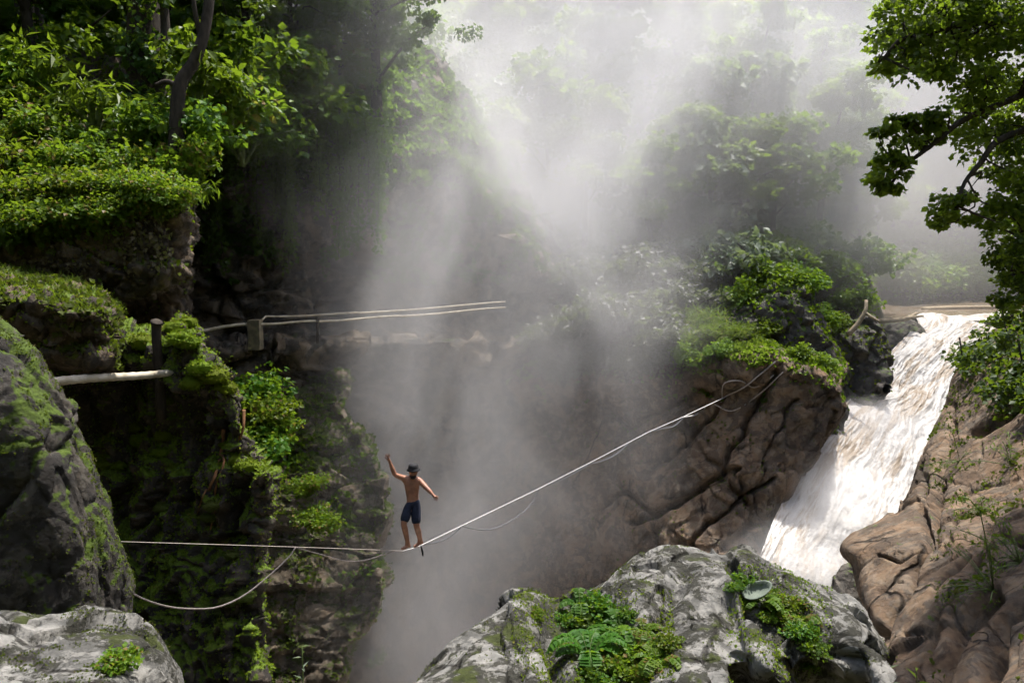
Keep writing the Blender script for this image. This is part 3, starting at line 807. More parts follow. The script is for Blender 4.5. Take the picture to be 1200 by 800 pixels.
# ------------------------------------------------------------------ water
def water_mat(name, foam):
    b = NB(name)
    tc = b.n('ShaderNodeTexCoord'); v = tc.outputs['UV']
    st = b.vmath('MULTIPLY', v, (4, 2.2, 1))
    n1 = b.noise(st, 1.0, 6, 0.6, 0.6)
    n2 = b.noise(b.vmath('MULTIPLY', v, (12, 6, 1)), 1.3, 6, 0.65, 1.0)
    col = b.mix(b.step(n1, 0.45, 0.54), (0.46, 0.44, 0.41), (0.3, 0.24, 0.175))
    col = b.mix(b.math('MULTIPLY', b.step(n2, 0.46, 0.56), 0.75), col, (0.52, 0.505, 0.48))
    if foam < 1: col = b.mix(b.math('SUBTRACT', 1.0, b.math('MULTIPLY', b.step(n2, 0.5, 0.62), foam)), col, (0.2, 0.15, 0.1))
    nb = b.bump(b.noise(st, 7.0, 8, 0.7), 0.22, 0.1)
    return b.done(b.principled(col, 0.55 if foam >= 1 else 0.15, nb, 0.4))
M['foam'] = water_mat('white_water', 1)
M['river'] = water_mat('brown_water', .25)

def water_sheet(name, P, mat, amp, fl=(4, 10)):
    nv, nu = P.shape[:2]
    N = gnormal(P); N = np.where((N[..., 2:3] < 0), -N, N)
    u, v = np.meshgrid(np.linspace(0, 1, nu), np.linspace(0, 1, nv))
    wv = np.stack([u * fl[0] + .4 * perlin(P / 2), v * fl[1], 0 * u], -1)
    d = fbm(wv * np.array([2.2, .8, 1]), 4, .55, True) * .2 + 1.1 * fbm(P / 2.6, 4, .5) + .16 * fbm(P / .5, 4, .6)
    P2 = P + N * (amp * d)[..., None]
    me = mesh_np(name, P2.reshape(-1, 3), grid_quads(nv, nu))
    if me.polygons[len(me.polygons) // 2].normal.z < 0: me.flip_normals()
    uv = me.uv_layers.new(name='UVMap')
    li = np.empty(len(me.loops), np.int32); me.loops.foreach_get('vertex_index', li)
    UV = np.stack([u * fl[0] / 4, v * fl[1] / 6], -1).reshape(-1, 2)[li]
    uv.data.foreach_set('uv', UV.astype(np.float32).ravel())
    o = link(name, me, mat); o['kind'] = 'structure'
    return o
W = [(1066, 372, 1190, 366, 48), (1078, 379, 1180, 373, 46), (1060, 397, 1162, 392, 43.5), (1040, 420, 1140, 416, 41.2), (1026, 446, 1125, 440, 39.4), (996, 470, 1112, 474, 37), (966, 505, 1098, 515, 34),
     (938, 555, 1078, 565, 31), (912, 605, 1060, 615, 28.6), (893, 650, 1040, 660, 27), (884, 700, 1030, 712, 26), (876, 770, 1024, 780, 25), (870, 860, 1015, 870, 24)]
ctrl = [[(a + (c - a) * f, b_ + (d_ - b_) * f, dd + (f - .5) * 2.2) for f in (-.02, .12, .35, .6, .85, 1.12)] for a, b_, c, d_, dd in W]
P = sheet(ctrl, 240, 640)
waterfall = water_sheet('waterfall', P, M['foam'], .42, (5, 16))
r = spline(RIVER[5:], 60)
tg = np.gradient(r, axis=0); nn = np.stack([-tg[:, 1], tg[:, 0]], 1); nn /= np.linalg.norm(nn, axis=1, keepdims=True)
P = np.stack([np.concatenate([r + nn * s, np.full((60, 1), -3.95) + 0.012 * np.arange(60)[:, None]], 1) for s in np.linspace(-6.5, 6.5, 40)], 1)
river = water_sheet('river', P, M['river'], .12, (3, 9))
pool = np.stack(np.meshgrid(np.linspace(-9, 12, 60), np.linspace(6, 36, 80)) , -1)
P = np.concatenate([pool, np.full(pool.shape[:2] + (1,), -17.5)], -1)
river2 = water_sheet('pool_water', P, M['foam'], .4, (5, 8))

# ------------------------------------------------------------------ finding places on the rock
def on(key, px, py):
    """the place on a rock surface seen at a photo pixel, and its normal"""
    P, N = SURF[key]
    x, y, d = proj(P)
    e = np.hypot(x - px, y - py) + d * 0.35
    i = np.unravel_index(np.argmin(e), e.shape)
    return P[i], N[i]

# ------------------------------------------------------------------ slackline and walker
A = at(135, 634, 11.0); B = at(852, 464, 29.2)
mpl = (B[0] - A[0]) / (B[1] - A[1])
def on_line(px, py):
    xc = (px - 600) / F; yc = (400 - py) / F
    d = (A[0] - A[1] * mpl) / (xc - (CP + yc * SP) * mpl)
    return at(px, py, d)
sl = empty('slackline', A)
tag(sl, 'pale webbing slackline stretched across the chasm under the walking man', 'slackline')
def rel(p): return np.asarray(p) - A
m_ = MB()
left = [on_line(x, y) for x, y in [(135, 634), (250, 637.5), (345, 640.5), (430, 643.5), (472, 645.3)]]
right = [on_line(x, y) for x, y in [(472, 645.3), (482, 642.6), (493, 638.8), (530, 621), (630, 573), (700, 537.5), (760, 506), (800, 488.5), (852, 464)]]
m_.tube(rel(right), np.linspace(.015, .024, len(right)), 6, True, .35)
link('webbing', m_.mesh('webbing'), M['web'], sl)
m_ = MB(); m_.tube(rel(left), .011, 6, True, .35); link('webbing', m_.mesh('webbing'), M['rope'], sl)  # left half of the same webbing, its dimness painted in with darker rope colour
def loop(pts, r, mat):
    mb = MB(); mb.tube(rel(spline([on_line(x, y) for x, y in pts], 24)), r, 6)
    link('backup_line', mb.mesh('backup_line'), mat, sl)
loop([(144, 687), (165, 700), (195, 710), (225, 713), (255, 711), (285, 698), (312, 677), (338, 653), (346, 641)], 0.0135, M['rope'])
loop([(346, 641), (375, 649), (405, 657), (428, 656), (448, 650), (462, 645)], 0.0120, M['rope'])
loop([(497, 638), (515, 634.5), (528, 628), (540, 618)], 0.0165, M['web'])
loop([(541, 616), (552, 619), (572, 620.5), (592, 614), (612, 601), (625, 587), (632, 573)], 0.0150, M['web'])
loop([(640, 569), (660, 561), (680, 550), (692, 543)], 0.0188, M['web'])
loop([(692, 543), (705, 540), (722, 532), (738, 518)], 0.0203, M['web'])
loop([(760, 506), (776, 502), (790, 499), (800, 490)], 0.0210, M['web'])
for pts, r_, m__ in [([(852, 464), (872, 452), (890, 438), (908, 424)], .03, 'rope'), ([(800, 489), (818, 486), (832, 474), (846, 470)], .03, 'web'), ([(846, 466), (850, 450), (868, 446), (884, 452), (905, 440)], .025, 'rope'), ([(838, 474), (860, 482), (888, 462), (918, 436)], .025, 'rope')]:
    q = []
    for x, y in pts:
        P_, N_ = SURF['far']; X_, Y_, D_ = proj(P_)
        i_ = np.unravel_index(np.argmin(np.hypot(X_ - x, Y_ - y) + D_ * .35), X_.shape)
        q.append(rel(P_[i_] + N_[i_] * .06) if x > 805 else rel(on_line(x, y)))
    mb = MB(); mb.tube(spline(q, 20), r_, 6); link('anchor_line', mb.mesh('anchor_line'), M[m__], sl)
mb = MB(); mb.tube(rel(spline([on_line(493, 638.5), on_line(496, 645) - (0, .05, 0), on_line(495.5, 651), on_line(493.5, 644) + (0, .05, 0), on_line(493, 638.5)], 14)), .012, 5)
link('leash_ring', mb.mesh('leash_ring'), M['hat'], sl)

D0 = 15.62
def J(px, py, dz=0.0): return at(px, py, D0 + dz)

def skin_mesh(name, chains, root, lev=2):
    """chains: lists of (key, place, radius); the same key is the same joint"""
    idx, V, E, RR = {}, [], [], []
    for ch in chains:
        prev = None
        for key, p, r in ch:
            if key not in idx:
                idx[key] = len(V); V.append(tuple(float(q) for q in p)); RR.append(r)
            if prev is not None: E.append((prev, idx[key]))
            prev = idx[key]
    me = bpy.data.meshes.new(name); me.from_pydata(V, E, [])
    o = bpy.data.objects.new(name, me); COL.objects.link(o)
    mod = o.modifiers.new('skin', 'SKIN'); mod.use_smooth_shade = True
    for i, r in enumerate(RR):
        sv = me.skin_vertices[0].data[i]
        sv.radius = (r, r) if not isinstance(r, tuple) else r
        sv.use_root = (i == idx[root])
    ss = o.modifiers.new('sub', 'SUBSURF'); ss.levels = lev; ss.render_levels = lev
    bpy.context.view_layer.update()
    ev = o.evaluated_get(bpy.context.evaluated_depsgraph_get())
    nm = bpy.data.meshes.new_from_object(ev)
    bpy.data.objects.remove(o); bpy.data.meshes.remove(me)
    nm.name = name
    for p in nm.polygons: p.use_smooth = True
    return nm

base = J(480, 643)
def hand(prefix, wrist, d, palm_side, spread):
    """palm, four fingers and a thumb"""
    d = np.asarray(d, float); d /= np.linalg.norm(d)
    s = np.asarray(spread, float); s -= d * s.dot(d); s /= np.linalg.norm(s)
    n = np.cross(d, s)
    ch = []
    palm = wrist + d * .05
    end = wrist + d * .09
    ch.append([(prefix + 'wrist', wrist, (.025, .02)), (prefix + 'palm', palm, (.036, .018)), (prefix + 'end', end, (.034, .014))])
    for k, ln in enumerate((.075, .085, .08, .06)):
        o = (k - 1.5) * .019
        a = end + s * o
        f = d + s * (k - 1.5) * .16
        ch.append([(prefix + 'end', end, .03), (prefix + f'f{k}a', a + d * .012, .010), (prefix + f'f{k}b', a + f * ln * .55 + n * palm_side * .008, .009), (prefix + f'f{k}c', a + f * ln + n * palm_side * .028, .0075)])
    ch.append([(prefix + 'palm', palm, .03), (prefix + 't1', palm - s * .035 + d * .01, .012), (prefix + 't2', palm - s * .06 + d * .04, .0095), (prefix + 't3', palm - s * .065 + d * .07, .008)])
    return ch

pel = J(483.5, 588.5); wai = J(483.3, 581); che = J(483, 571); uch = J(483.3, 563.5, -.02); nek = J(484, 558.6, -.03); hd = J(484.4, 553.4, -.07); ht = J(484.6, 548.5, -.06)
shL, elL, wrL = J(474.8, 561), J(462.6, 556, -.14), J(456.4, 540, -.2)
shR, elR, wrR = J(491.6, 563), J(501.8, 573.4, -.14), J(506.8, 578.6, -.2)
hiL, knL, anL, toL = J(480.2, 591.5), J(472.8, 613, -.2), J(478.3, 638.6, -.03), J(470.2, 643, -.16)
hiR, knR, anR, toR = J(486.8, 591.5), J(488, 616, -.14), J(493, 634.6, .12), J(484.5, 640.6, .02)
chains = [
    [('pel', pel, (.15, .11)), ('wai', wai, (.128, .095)), ('che', che, (.17, .115)), ('uch', uch, (.185, .108)), ('nek', nek, (.058, .06)), ('hd', hd, (.092, .108)), ('ht', ht, (.085, .1))],
    [('uch', uch, .1), ('shL', shL, .075), ('upL', (shL * .5 + elL * .5), .06), ('elL', elL, .05), ('foL', elL * .65 + wrL * .35, .05), ('Lwrist', wrL, .03)],
    [('uch', uch, .1), ('shR', shR, .075), ('upR', (shR * .5 + elR * .5), .06), ('elR', elR, .05), ('foR', elR * .65 + wrR * .35, .05), ('Rwrist', wrR, .027)],
    [('pel', pel, .14), ('hiL', hiL, .09), ('thL', hiL * .5 + knL * .5, .09), ('knL', knL, .066), ('caL', knL * .68 + anL * .32 + np.array([0, .03, 0]), .068), ('anL', anL, .042), ('ftL', anL * .45 + toL * .55 + np.array([0, 0, -.015]), .038), ('toL', toL, .026)],
    [('pel', pel, .14), ('hiR', hiR, .09), ('thR', hiR * .5 + knR * .5, .09), ('knR', knR, .066), ('caR', knR * .68 + anR * .32 + np.array([0, .03, 0]), .068), ('anR', anR, .042), ('ftR', anR * .45 + toR * .55 + np.array([0, 0, -.015]), .038), ('toR', toR, .026)],
    [('anL', anL, .036), ('heL', anL + np.array([.03, .05, -.05]), .03)], [('anR', anR, .036), ('heR', anR + np.array([.03, .05, -.05]), .03)],
    [('hd', hd, .09), ('nose', hd + np.array([-.005, -.115, -.012]), .014)],
    [('hd', hd, .09), ('earA', hd + np.array([-.088, .005, 0]), .016)], [('hd', hd, .09), ('earB', hd + np.array([.088, .005, 0]), .016)],
] + hand('L', wrL, (-.25, -.1, 1), -1, (1, .3, 0)) + hand('R', wrR, (.75, -.3, -.55), 1, (.4, 0, 1))
body = skin_mesh('person', chains, 'pel')
for v in body.vertices: v.co -= Vector(base)
per = link('person', body, M['skin'], None, base)
tag(per, 'shirtless person in dark shorts and black hat balancing barefoot with arms out', 'person')
sh = skin_mesh('shorts', [[('w', wai + np.array([0, 0, -.035]), (.148, .11)), ('p', pel, (.172, .13)), ('l1', hiL + np.array([-.01, 0, 0]), .115), ('l2', hiL * .45 + knL * .55, .112), ('l3', hiL * .0 + knL * 1.0, .106)],
                          [('p', pel, .165), ('r1', hiR + np.array([.01, 0, 0]), .115), ('r2', hiR * .45 + knR * .55, .110), ('r3', hiR * .02 + knR * .98, .104)]], 'p')
for v in sh.vertices: v.co -= Vector(base)
link('shorts', sh, M['shorts'], per)
hb = MB()
hc = hd + np.array([.0, .02, .062]) - base
prof = [(.14, -.018), (.143, -.008), (.112, .012), (.108, .05), (.1, .09), (.075, .118), (.03, .128), (0.001, .129)]
n = 24
V = [hc + np.array([r * math.cos(a), r * math.sin(a) * 1.05, z - .25 * abs(min(0, 0)) + .02 * math.cos(2 * a) * (r > .15)]) for r, z in prof for a in np.arange(n) * 2 * math.pi / n]
hb.add(V, [(i * n + j, i * n + (j + 1) % n, (i + 1) * n + (j + 1) % n, (i + 1) * n + j) for i in range(len(prof) - 1) for j in range(n)])
link('hat', hb.mesh('hat'), M['hat'], per)
bd = skin_mesh('beard', [[('a', hd + np.array([-.06, -.03, -.065]), .026), ('b', hd + np.array([0, -.075, -.1]), .036), ('c', hd + np.array([.06, -.03, -.065]), .026)], [('b', hd, .04), ('d', hd + np.array([0, -.075, -.125]), .03)]], 'b')
for v in bd.vertices: v.co -= Vector(base)
link('beard', bd, M['hair'], per)
hr = skin_mesh('hair', [[('a', hd + np.array([-.055, .04, .0]), .05), ('b', hd + np.array([0, .075, -.01]), .055), ('c', hd + np.array([.055, .04, .0]), .05)]], 'b')
for v in hr.vertices: v.co -= Vector(base)
link('hair', hr, M['hair'], per)

# ------------------------------------------------------------------ bamboo rails and post
def bamboo(mb, a, b, r, wob=.02, seg=14):
    a = np.asarray(a); b = np.asarray(b)
    t = np.linspace(0, 1, seg * 3)
    p = a + (b - a) * t[:, None]; p[:, 2] += wob * np.sin(t * 5.3 + r * 90)
    rad = r * (1 + .12 * (np.arange(seg * 3) % 3 == 0)) * (1 - .12 * t)
    mb.tube(p, rad, 8)
mb = MB(); a = at(48, 449.5, 12.3); b = at(202, 435.5, 14.6)
bamboo(mb, a * 0, b - a, .074)
link_o = link('bamboo_pole', mb.mesh('bamboo_pole'), M['bamboo'], None, a)
tag(link_o, 'thick pale bamboo pole jutting level from the mossy cliff on the left', 'pole')
mb = MB(); a = at(187, 450, 14.7)
st = spline([(0, 0, -.7), (.015, 0, .25), (-.01, 0, .75), (.0, 0, 1.16), (.02, -.02, 1.25)], 12)
mb.tube(st, [.1, .1, .1, .095, .09, .088, .09, .09, .09, .1, .12, .09], 9)
o = link('wooden_post', mb.mesh('wooden_post'), M['darkbark'], None, a)
tag(o, 'short dark weathered post among moss on top of the left cliff', 'post')
rl = empty('railing', at(300, 402, 24.6)); ra = np.array(rl.location)
tag(rl, 'bamboo handrail along the dark cliff path with a squat stained post', 'railing')
for pts, r in [([(228, 388.5, 23.6), (293, 379, 24.4)], .052), ([(303, 379.5, 24.5), (370, 376.5, 25.2), (470, 370.5, 27), (592, 360.5, 30)], .038), ([(303, 377, 24.5), (312, 371, 24.9), (420, 367, 26.2), (592, 354, 30)], .032)]:
    mb = MB()
    for (p, q) in zip(pts[:-1], pts[1:]): bamboo(mb, at(*p) - ra, at(*q) - ra, r)
    link('rail', mb.mesh('rail'), M['bamboo'], rl)
for px, y0, y1, d in [(372, 372, 402, 25.2)]:
    mb = MB(); mb.tube([at(px, y1, d) - ra, at(px + .5, y0, d) - ra], .05, 7); link('post', mb.mesh('post'), M['darkbark'], rl)
mb = MB(); c = (at(299.5, 376, 24.5) + at(299.5, 408, 24.5)) / 2 - ra
mb.box(c, (.38, .38, .98))
cp = link('concrete_post', mb.mesh('concrete_post', False), M['concrete'], rl)

# ------------------------------------------------------------------ dead wood and stone
def stick(name, pts, rad, mat, label, cat, forks=()):
    o0 = np.asarray(pts[0])
    mb = MB(); mb.tube(spline(np.asarray(pts) - o0, 12), np.linspace(rad, rad * .6, 12), 7)
    for f in forks: mb.tube(spline(np.asarray(f) - o0, 8), np.linspace(rad * .7, rad * .35, 8), 6)
    return tag(link(name, mb.mesh(name), mat, None, o0), label, cat)
stick('broken_branch', [at(994, 392, 35.4), at(1006, 378, 35.4), at(1014, 364, 35.4), at(1015, 352, 35.6)], .13, M['wood'], 'pale forked branch caught on the mossy rock left of the falls', 'branch', [[at(1013, 366, 35.4), at(1022, 372, 35.2), at(1032, 377, 35)]])
stick('driftwood', [at(1030, 376, 43), at(1060, 374, 43), at(1074, 367, 43.5)], .16, M['wood'], 'bleached driftwood lying across the wet boulder at the top of the falls', 'driftwood', [[at(1060, 373, 43), at(1082, 370, 43)]])
stick('fallen_log', [at(1080, 363, 54), at(1120, 361, 54), at(1165, 360, 54)], .22, M['wood'], 'long pale log lying in the brown river above the falls', 'log')
p, nrm = on('big', 884, 700)
mb = MB(); nn_ = 20
V = []; 
for i, (r, z) in enumerate([(0.001, -.03), (.07, -.035), (.115, -.005), (.13, .03), (.118, .03), (.1, .008), (.055, -.012), (.001, -.015)]):
    for a in np.arange(nn_) * 2 * math.pi / nn_:
        V.append((r * math.cos(a) * 1.25 * (1 + .1 * math.cos(a)), r * math.sin(a) * .8, z + .02 * math.sin(a + 1) * (r > .1)))
mb.add(V, [(i * nn_ + j, i * nn_ + (j + 1) % nn_, (i + 1) * nn_ + (j + 1) % nn_, (i + 1) * nn_ + j) for i in range(7) for j in range(nn_)])
M['slate'] = plain_mat('grey_green_stone', (0.08, 0.1, 0.075), (0.12, 0.145, 0.11), 14, 0.7, 0.3)
o = link('scooped_stone', mb.mesh('scooped_stone'), M['slate'], None, p + (0, -.04, .06)); o.rotation_euler = (R(20), R(-14), R(14)); o.scale = (.72, .6, .7)
tag(o, 'scooped grey-green stone lying above the plants on the large boulder', 'stone')

# roots and moss on the left cliff
for pts, r in [([(262, 500), (258, 530), (254, 556), (246, 575), (240, 600)], .035), ([(258, 530), (262, 545), (256, 570), (252, 600), (247, 622)], .022), ([(254, 552), (240, 575), (232, 600)], .02), ([(284, 480), (281, 505), (276, 530)], .03)]:
    q = [on('pillar', x, y) for x, y in pts]
    mb = MB(); mb.tube(spline([a + b * .05 for a, b in q], 18), np.linspace(r * 1.2, r * .5, 18), 6)
    link('root', mb.mesh('root'), M['root'], pillar)
def cushion(key, px, py, r, parent, g, mat='moss', flat=.55, k=420):
    r = r * 1.2
    p, nrm = on(key, px, py)
    p = p + nrm * r * .15
    mb = MB()
    n1, n2 = 10, 16
    V = []
    for i in range(n1 + 1):
        for j in range(n2):
            th = math.pi * i / n1; ph = 2 * math.pi * j / n2
            V.append((math.sin(th) * math.cos(ph), math.sin(th) * math.sin(ph) * .8, math.cos(th) * flat))
    V = np.array(V); V = V * r * (1 + .45 * fbm(V * 1.8 + px, 3)[:, None]) + p
    mb.add(V, [(i * n2 + j, i * n2 + (j + 1) % n2, (i + 1) * n2 + (j + 1) % n2, (i + 1) * n2 + j) for i in range(n1) for j in range(n2)])
    i = g.integers(0, len(V) - n2, k)
    pos = V[i] + g.normal(size=(k, 3)) * r * .06
    dr = V[i] - p + g.normal(size=(k, 3)) * r * .5 + (0, 0, r * .3)
    W_, Q, T = leaves(pos, dr, g.normal(size=(k, 3)), r * .17 * g.uniform(.6, 1.3, k))
    mb.add(W_, Q, T)
    o = link('moss_cushion', mb.mesh('moss_cushion', False), M[mat], parent)
    return o
g = np.random.default_rng(3)
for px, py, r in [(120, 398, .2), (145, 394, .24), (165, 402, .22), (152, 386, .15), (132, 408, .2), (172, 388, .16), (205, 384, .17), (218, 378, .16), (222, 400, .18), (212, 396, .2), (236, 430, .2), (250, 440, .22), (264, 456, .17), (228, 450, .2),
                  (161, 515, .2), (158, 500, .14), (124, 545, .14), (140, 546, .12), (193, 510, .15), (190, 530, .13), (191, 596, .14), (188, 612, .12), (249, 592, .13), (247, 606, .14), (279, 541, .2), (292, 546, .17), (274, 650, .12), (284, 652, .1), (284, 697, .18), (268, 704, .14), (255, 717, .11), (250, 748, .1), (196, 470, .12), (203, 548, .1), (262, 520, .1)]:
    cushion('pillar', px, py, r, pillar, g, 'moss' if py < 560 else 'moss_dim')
moss_on('pillar', 30000, .045, M['moss'], pillar, 5, zmin=.2, nthr=-.15, nscale=.6)
moss_on('pillar', 26000, .05, M['moss'], pillar, 55, name='moss', zmin=-.25, nthr=-.02, nscale=.7)
moss_on('ledge', 6000, .06, M['moss'], ledge, 6, zmin=.45, nthr=-.4)
moss_on('leaning', 30000, .02, M['moss_dim'], leaning, 7, zmin=.1, nthr=-.05, nscale=.5)
moss_on('big', 9000, .011, M['moss_dim'], big, 8, zmin=.35, nthr=.28, nscale=.35)
moss_on('small', 5000, .009, M['moss_dim'], small, 9, zmin=.35, nthr=.33, nscale=.3)
moss_on('rock_a', 3500, .16, M['leaf_light'], rock_a, 10, zmin=.3, nthr=-.4)
moss_on('rock_b', 2200, .12, M['moss'], rock_b, 11, zmin=.3, nthr=-.1)
moss_on('low', 14000, .1, M['moss_dim'], cliff_low, 12, zmin=-.1, nthr=-.1, nscale=1.2)
moss_on('low', 5000, .14, M['leaf_mid'], cliff_low, 122, name='ground_cover', zmin=.1, nthr=.12, nscale=1.6, rect=(270, 430, 440, 680))
moss_on('far', 4000, .1, M['moss_dim'], cliff_far, 13, zmin=.45, nthr=.0, nscale=1.2)
moss_on('right', 2500, .06, M['moss_dim'], cliff_right, 14, zmin=.2, nthr=.2, nscale=.8, rect=(1090, 420, 1300, 800))

# ------------------------------------------------------------------ trees and plants
def mats(pair, a, b):
    pair[0].materials.append(M[a]); pair[1].materials.append(M[b]); return pair

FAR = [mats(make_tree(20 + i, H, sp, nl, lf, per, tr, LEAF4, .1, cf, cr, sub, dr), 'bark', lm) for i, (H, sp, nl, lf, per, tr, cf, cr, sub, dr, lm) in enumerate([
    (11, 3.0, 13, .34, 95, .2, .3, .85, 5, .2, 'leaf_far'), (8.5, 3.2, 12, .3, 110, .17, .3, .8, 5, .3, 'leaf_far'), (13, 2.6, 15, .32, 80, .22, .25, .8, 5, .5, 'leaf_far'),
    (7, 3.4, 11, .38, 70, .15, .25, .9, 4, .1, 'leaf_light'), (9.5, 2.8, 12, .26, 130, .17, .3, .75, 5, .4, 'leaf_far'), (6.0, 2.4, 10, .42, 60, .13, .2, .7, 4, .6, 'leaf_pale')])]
g = np.random.default_rng(99)
kinds = ['tall layered hazy tree on the far slope', 'round-crowned hazy tree on the far slope', 'slim tall hazy tree on the far slope', 'broad yellow-green tree on the far slope', 'dense fine-leaved hazy tree on the far slope', 'low pale-leaved tree on the far slope']
pts = []
tries = 0
while len(pts) < 215 and tries < 20000:
    tries += 1
    y = 37 + 62 * g.random() ** 1.35
    x = -.75 * y + 1.62 * y * g.random()
    if x < -26 or x > 62: continue
    rd = float(polydist(np.array([x]), np.array([y]), RIVER[5:])[0])
    if rd < 7.5 and y < 70: continue
    if float(chasm_depth(np.array([x]), np.array([y]))[0]) > -2.5: continue
    if y < 40 and 4 < x < 22: continue
    if any((x - a) ** 2 + (y - b) ** 2 < (2.3 + .02 * y) ** 2 for a, b in pts): continue
    pts.append((x, y))
for x, y in pts:
    k = int(g.integers(0, 6))
    if y < 44 and k in (0, 2): k = 3
    z = float(ground_z(np.array([x]), np.array([y]))[0])
    sc = g.uniform(.75, 1.2) * (.85 if y < 42 else 1)
    qx = float(proj(np.array([x, y, z + 4]))[0])
    where = 'behind the rising mist' if qx < 600 else 'above the brown wall' if qx < 850 else 'left of the river head' if qx < 1020 else 'beyond the river at right'
    lab = kinds[k].replace(' on the far slope', '') + (' near the brink ' if y < 46 else ' midway up the slope ' if y < 62 else ' high up the slope ') + where
    put_tree(FAR[k], (x, y, z), g.uniform(0, 6.28), sc, lab, 'tree', 'hazy trees on the slope across the gorge', 'broadleaf_tree', sz=g.uniform(.85, 1.15))
for px, d, k, sc, lab in [(905, 44, 3, .95, 'broad yellow-green tree in front of the forest left of the river head'), (958, 47, 1, 1.0, 'round tree in thin haze left of the river head'), (1010, 53, 4, 1.1, 'fine-leaved tree in thin haze above the head of the falls'), (985, 60, 2, 1.2, 'slim tree rising behind the river head'),
                          (1050, 66, 0, 1.1, 'tall layered tree seen between the river head and the overhanging tree'), (935, 56, 0, 1.1, 'tall hazy tree behind the broad yellow-green one'), (1085, 74, 4, 1.3, 'fine-leaved tree far up the river valley'), (1030, 80, 2, 1.4, 'slim tall tree far up the river valley'), (700, 47, 0, 1.15, 'tall layered tree standing in the brightest part of the mist'), (735, 52, 2, 1.3, 'slim tree just right of the brightest part of the mist'), (770, 57, 4, 1.4, 'dense tree behind the brightest part of the mist'), (715, 62, 0, 1.4, 'tallest tree at the top of the slope in the mist'), (870, 48, 5, 1.5, 'pale big-leaved tree above the dark hump of rock'), (820, 46, 5, 1.4, 'pale big-leaved tree in mist above the brown wall')]:
    q = at(px, 330, d); x, y = q[0], q[1]
    put_tree(FAR[k], (x, y, float(ground_z(np.array([x]), np.array([y]))[0])), g.uniform(0, 6.28), sc, lab, 'tree', None, 'broadleaf_tree')
# ground cover on the slopes
def cover(name, n, xr, yr, size, mat, seed, lift=.3, tpl=LEAF4):
    g = np.random.default_rng(seed)
    x = g.uniform(*xr, n * 3); y = yr[0] + (yr[1] - yr[0]) * g.random(n * 3) ** 1.3
    keep = (np.abs(x - 4) < .85 * y + 4) & (chasm_depth(x, y) < -.3) & (polydist(x, y, RIVER[5:]) > 6)
    x, y = x[keep][:n], y[keep][:n]
    P = np.stack([x, y, ground_z(x, y)], -1)
    hump = np.clip(fbm(P / 2.2, 3) * 2.2 + .4, 0, 1.6)
    P[:, 2] += g.random(len(x)) * hump + lift
    V, Q, T = leaves(P, g.normal(size=P.shape) + (0, 0, -.1), g.normal(size=P.shape) * .6 + (0, 0, .9), size * g.uniform(.6, 1.4, len(x)), tpl)
    return tag(link(name, mesh_np(name, V, Q, T, False), M[mat]), kind='stuff')
cover('undergrowth', 60000, (-40, 60), (35, 80), .42, 'leaf_far', 1)
cover('undergrowth', 40000, (-30, 90), (70, 125), .7, 'leaf_far', 4, .5)
cover('undergrowth', 26000, (-30, 60), (35, 60), .3, 'leaf_light', 2, .5)
cover('undergrowth', 30000, (-32, -4), (12, 34), .2, 'leaf_mid', 3)

# bushes along the far edge, above the brown wall
SHR = [mats(make_shrub(40 + i, h, r, ns, lf, per, tp, dr, cr), 'bark', lm) for i, (h, r, ns, lf, per, tp, dr, cr, lm) in enumerate([
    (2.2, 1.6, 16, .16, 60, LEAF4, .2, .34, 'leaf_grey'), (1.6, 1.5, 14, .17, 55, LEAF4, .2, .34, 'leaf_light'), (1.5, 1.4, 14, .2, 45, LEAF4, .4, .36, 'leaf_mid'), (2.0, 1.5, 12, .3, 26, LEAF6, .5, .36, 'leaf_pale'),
    (1.2, 1.2, 16, .4, 30, BLADE, -.4, .3, 'grass'), (1.6, 1.4, 14, .16, 60, LEAF4, .3, .36, 'leaf_dark')])]
def bush(px, py, d, k, sc, label, group=None, dz=0.0, name='bush', cat='bush', set_=None):
    p = at(px, py, d); p[2] += dz
    return put_tree((set_ or SHR)[k], p, g.uniform(0, 6.28), sc, label, cat, group, name)
ordn = ['first', 'second', 'third', 'fourth', 'fifth', 'sixth', 'seventh', 'eighth']
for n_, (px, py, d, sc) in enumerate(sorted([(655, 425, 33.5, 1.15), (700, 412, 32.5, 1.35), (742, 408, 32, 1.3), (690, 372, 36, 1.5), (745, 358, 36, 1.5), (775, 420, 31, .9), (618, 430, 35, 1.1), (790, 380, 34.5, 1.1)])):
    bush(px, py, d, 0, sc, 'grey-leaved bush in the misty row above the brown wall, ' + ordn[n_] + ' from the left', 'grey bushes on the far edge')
for px, py, d, sc in [(800, 412, 31, .8), (835, 405, 31.2, .85), (862, 402, 31.5, .7), (818, 392, 33, 1)]:
    bush(px, py, d, 4, sc, 'tuft of bright grass on the hummock above the brown wall', 'grass tufts on the hummock', name='grass_tuft', cat='grass tuft')
for px, py, d, sc in [(872, 372, 35, 1), (905, 352, 35.5, 1.1), (938, 352, 36, 1), (962, 392, 36.5, .8), (892, 400, 34, .7), (985, 400, 38, .8), (1000, 372, 39.5, 1)]:
    bush(px, py, d, 1, sc, 'light green bush on the dark rocks left of the falls', 'light bushes beside the falls')
for px, py, d, sc in [(770, 345, 38, 1.3), (835, 340, 38, 1.3), (805, 312, 41, 1.6), (870, 318, 41, 1.5), (965, 345, 41, 1.4), (1010, 330, 44, 1.5), (930, 330, 40, 1.3)]:
    bush(px, py, d, 2, sc, 'mid-green bush behind the rocks at the head of the falls', 'bushes behind the falls')
for px, py, d, sc in [(860, 338, 37, 1.25), (885, 322, 38, 1.2), (842, 318, 38.5, 1.3)]:
    bush(px, py, d, 3, sc, 'large pale-leaved bush left of the falls', 'pale large-leaved bushes')
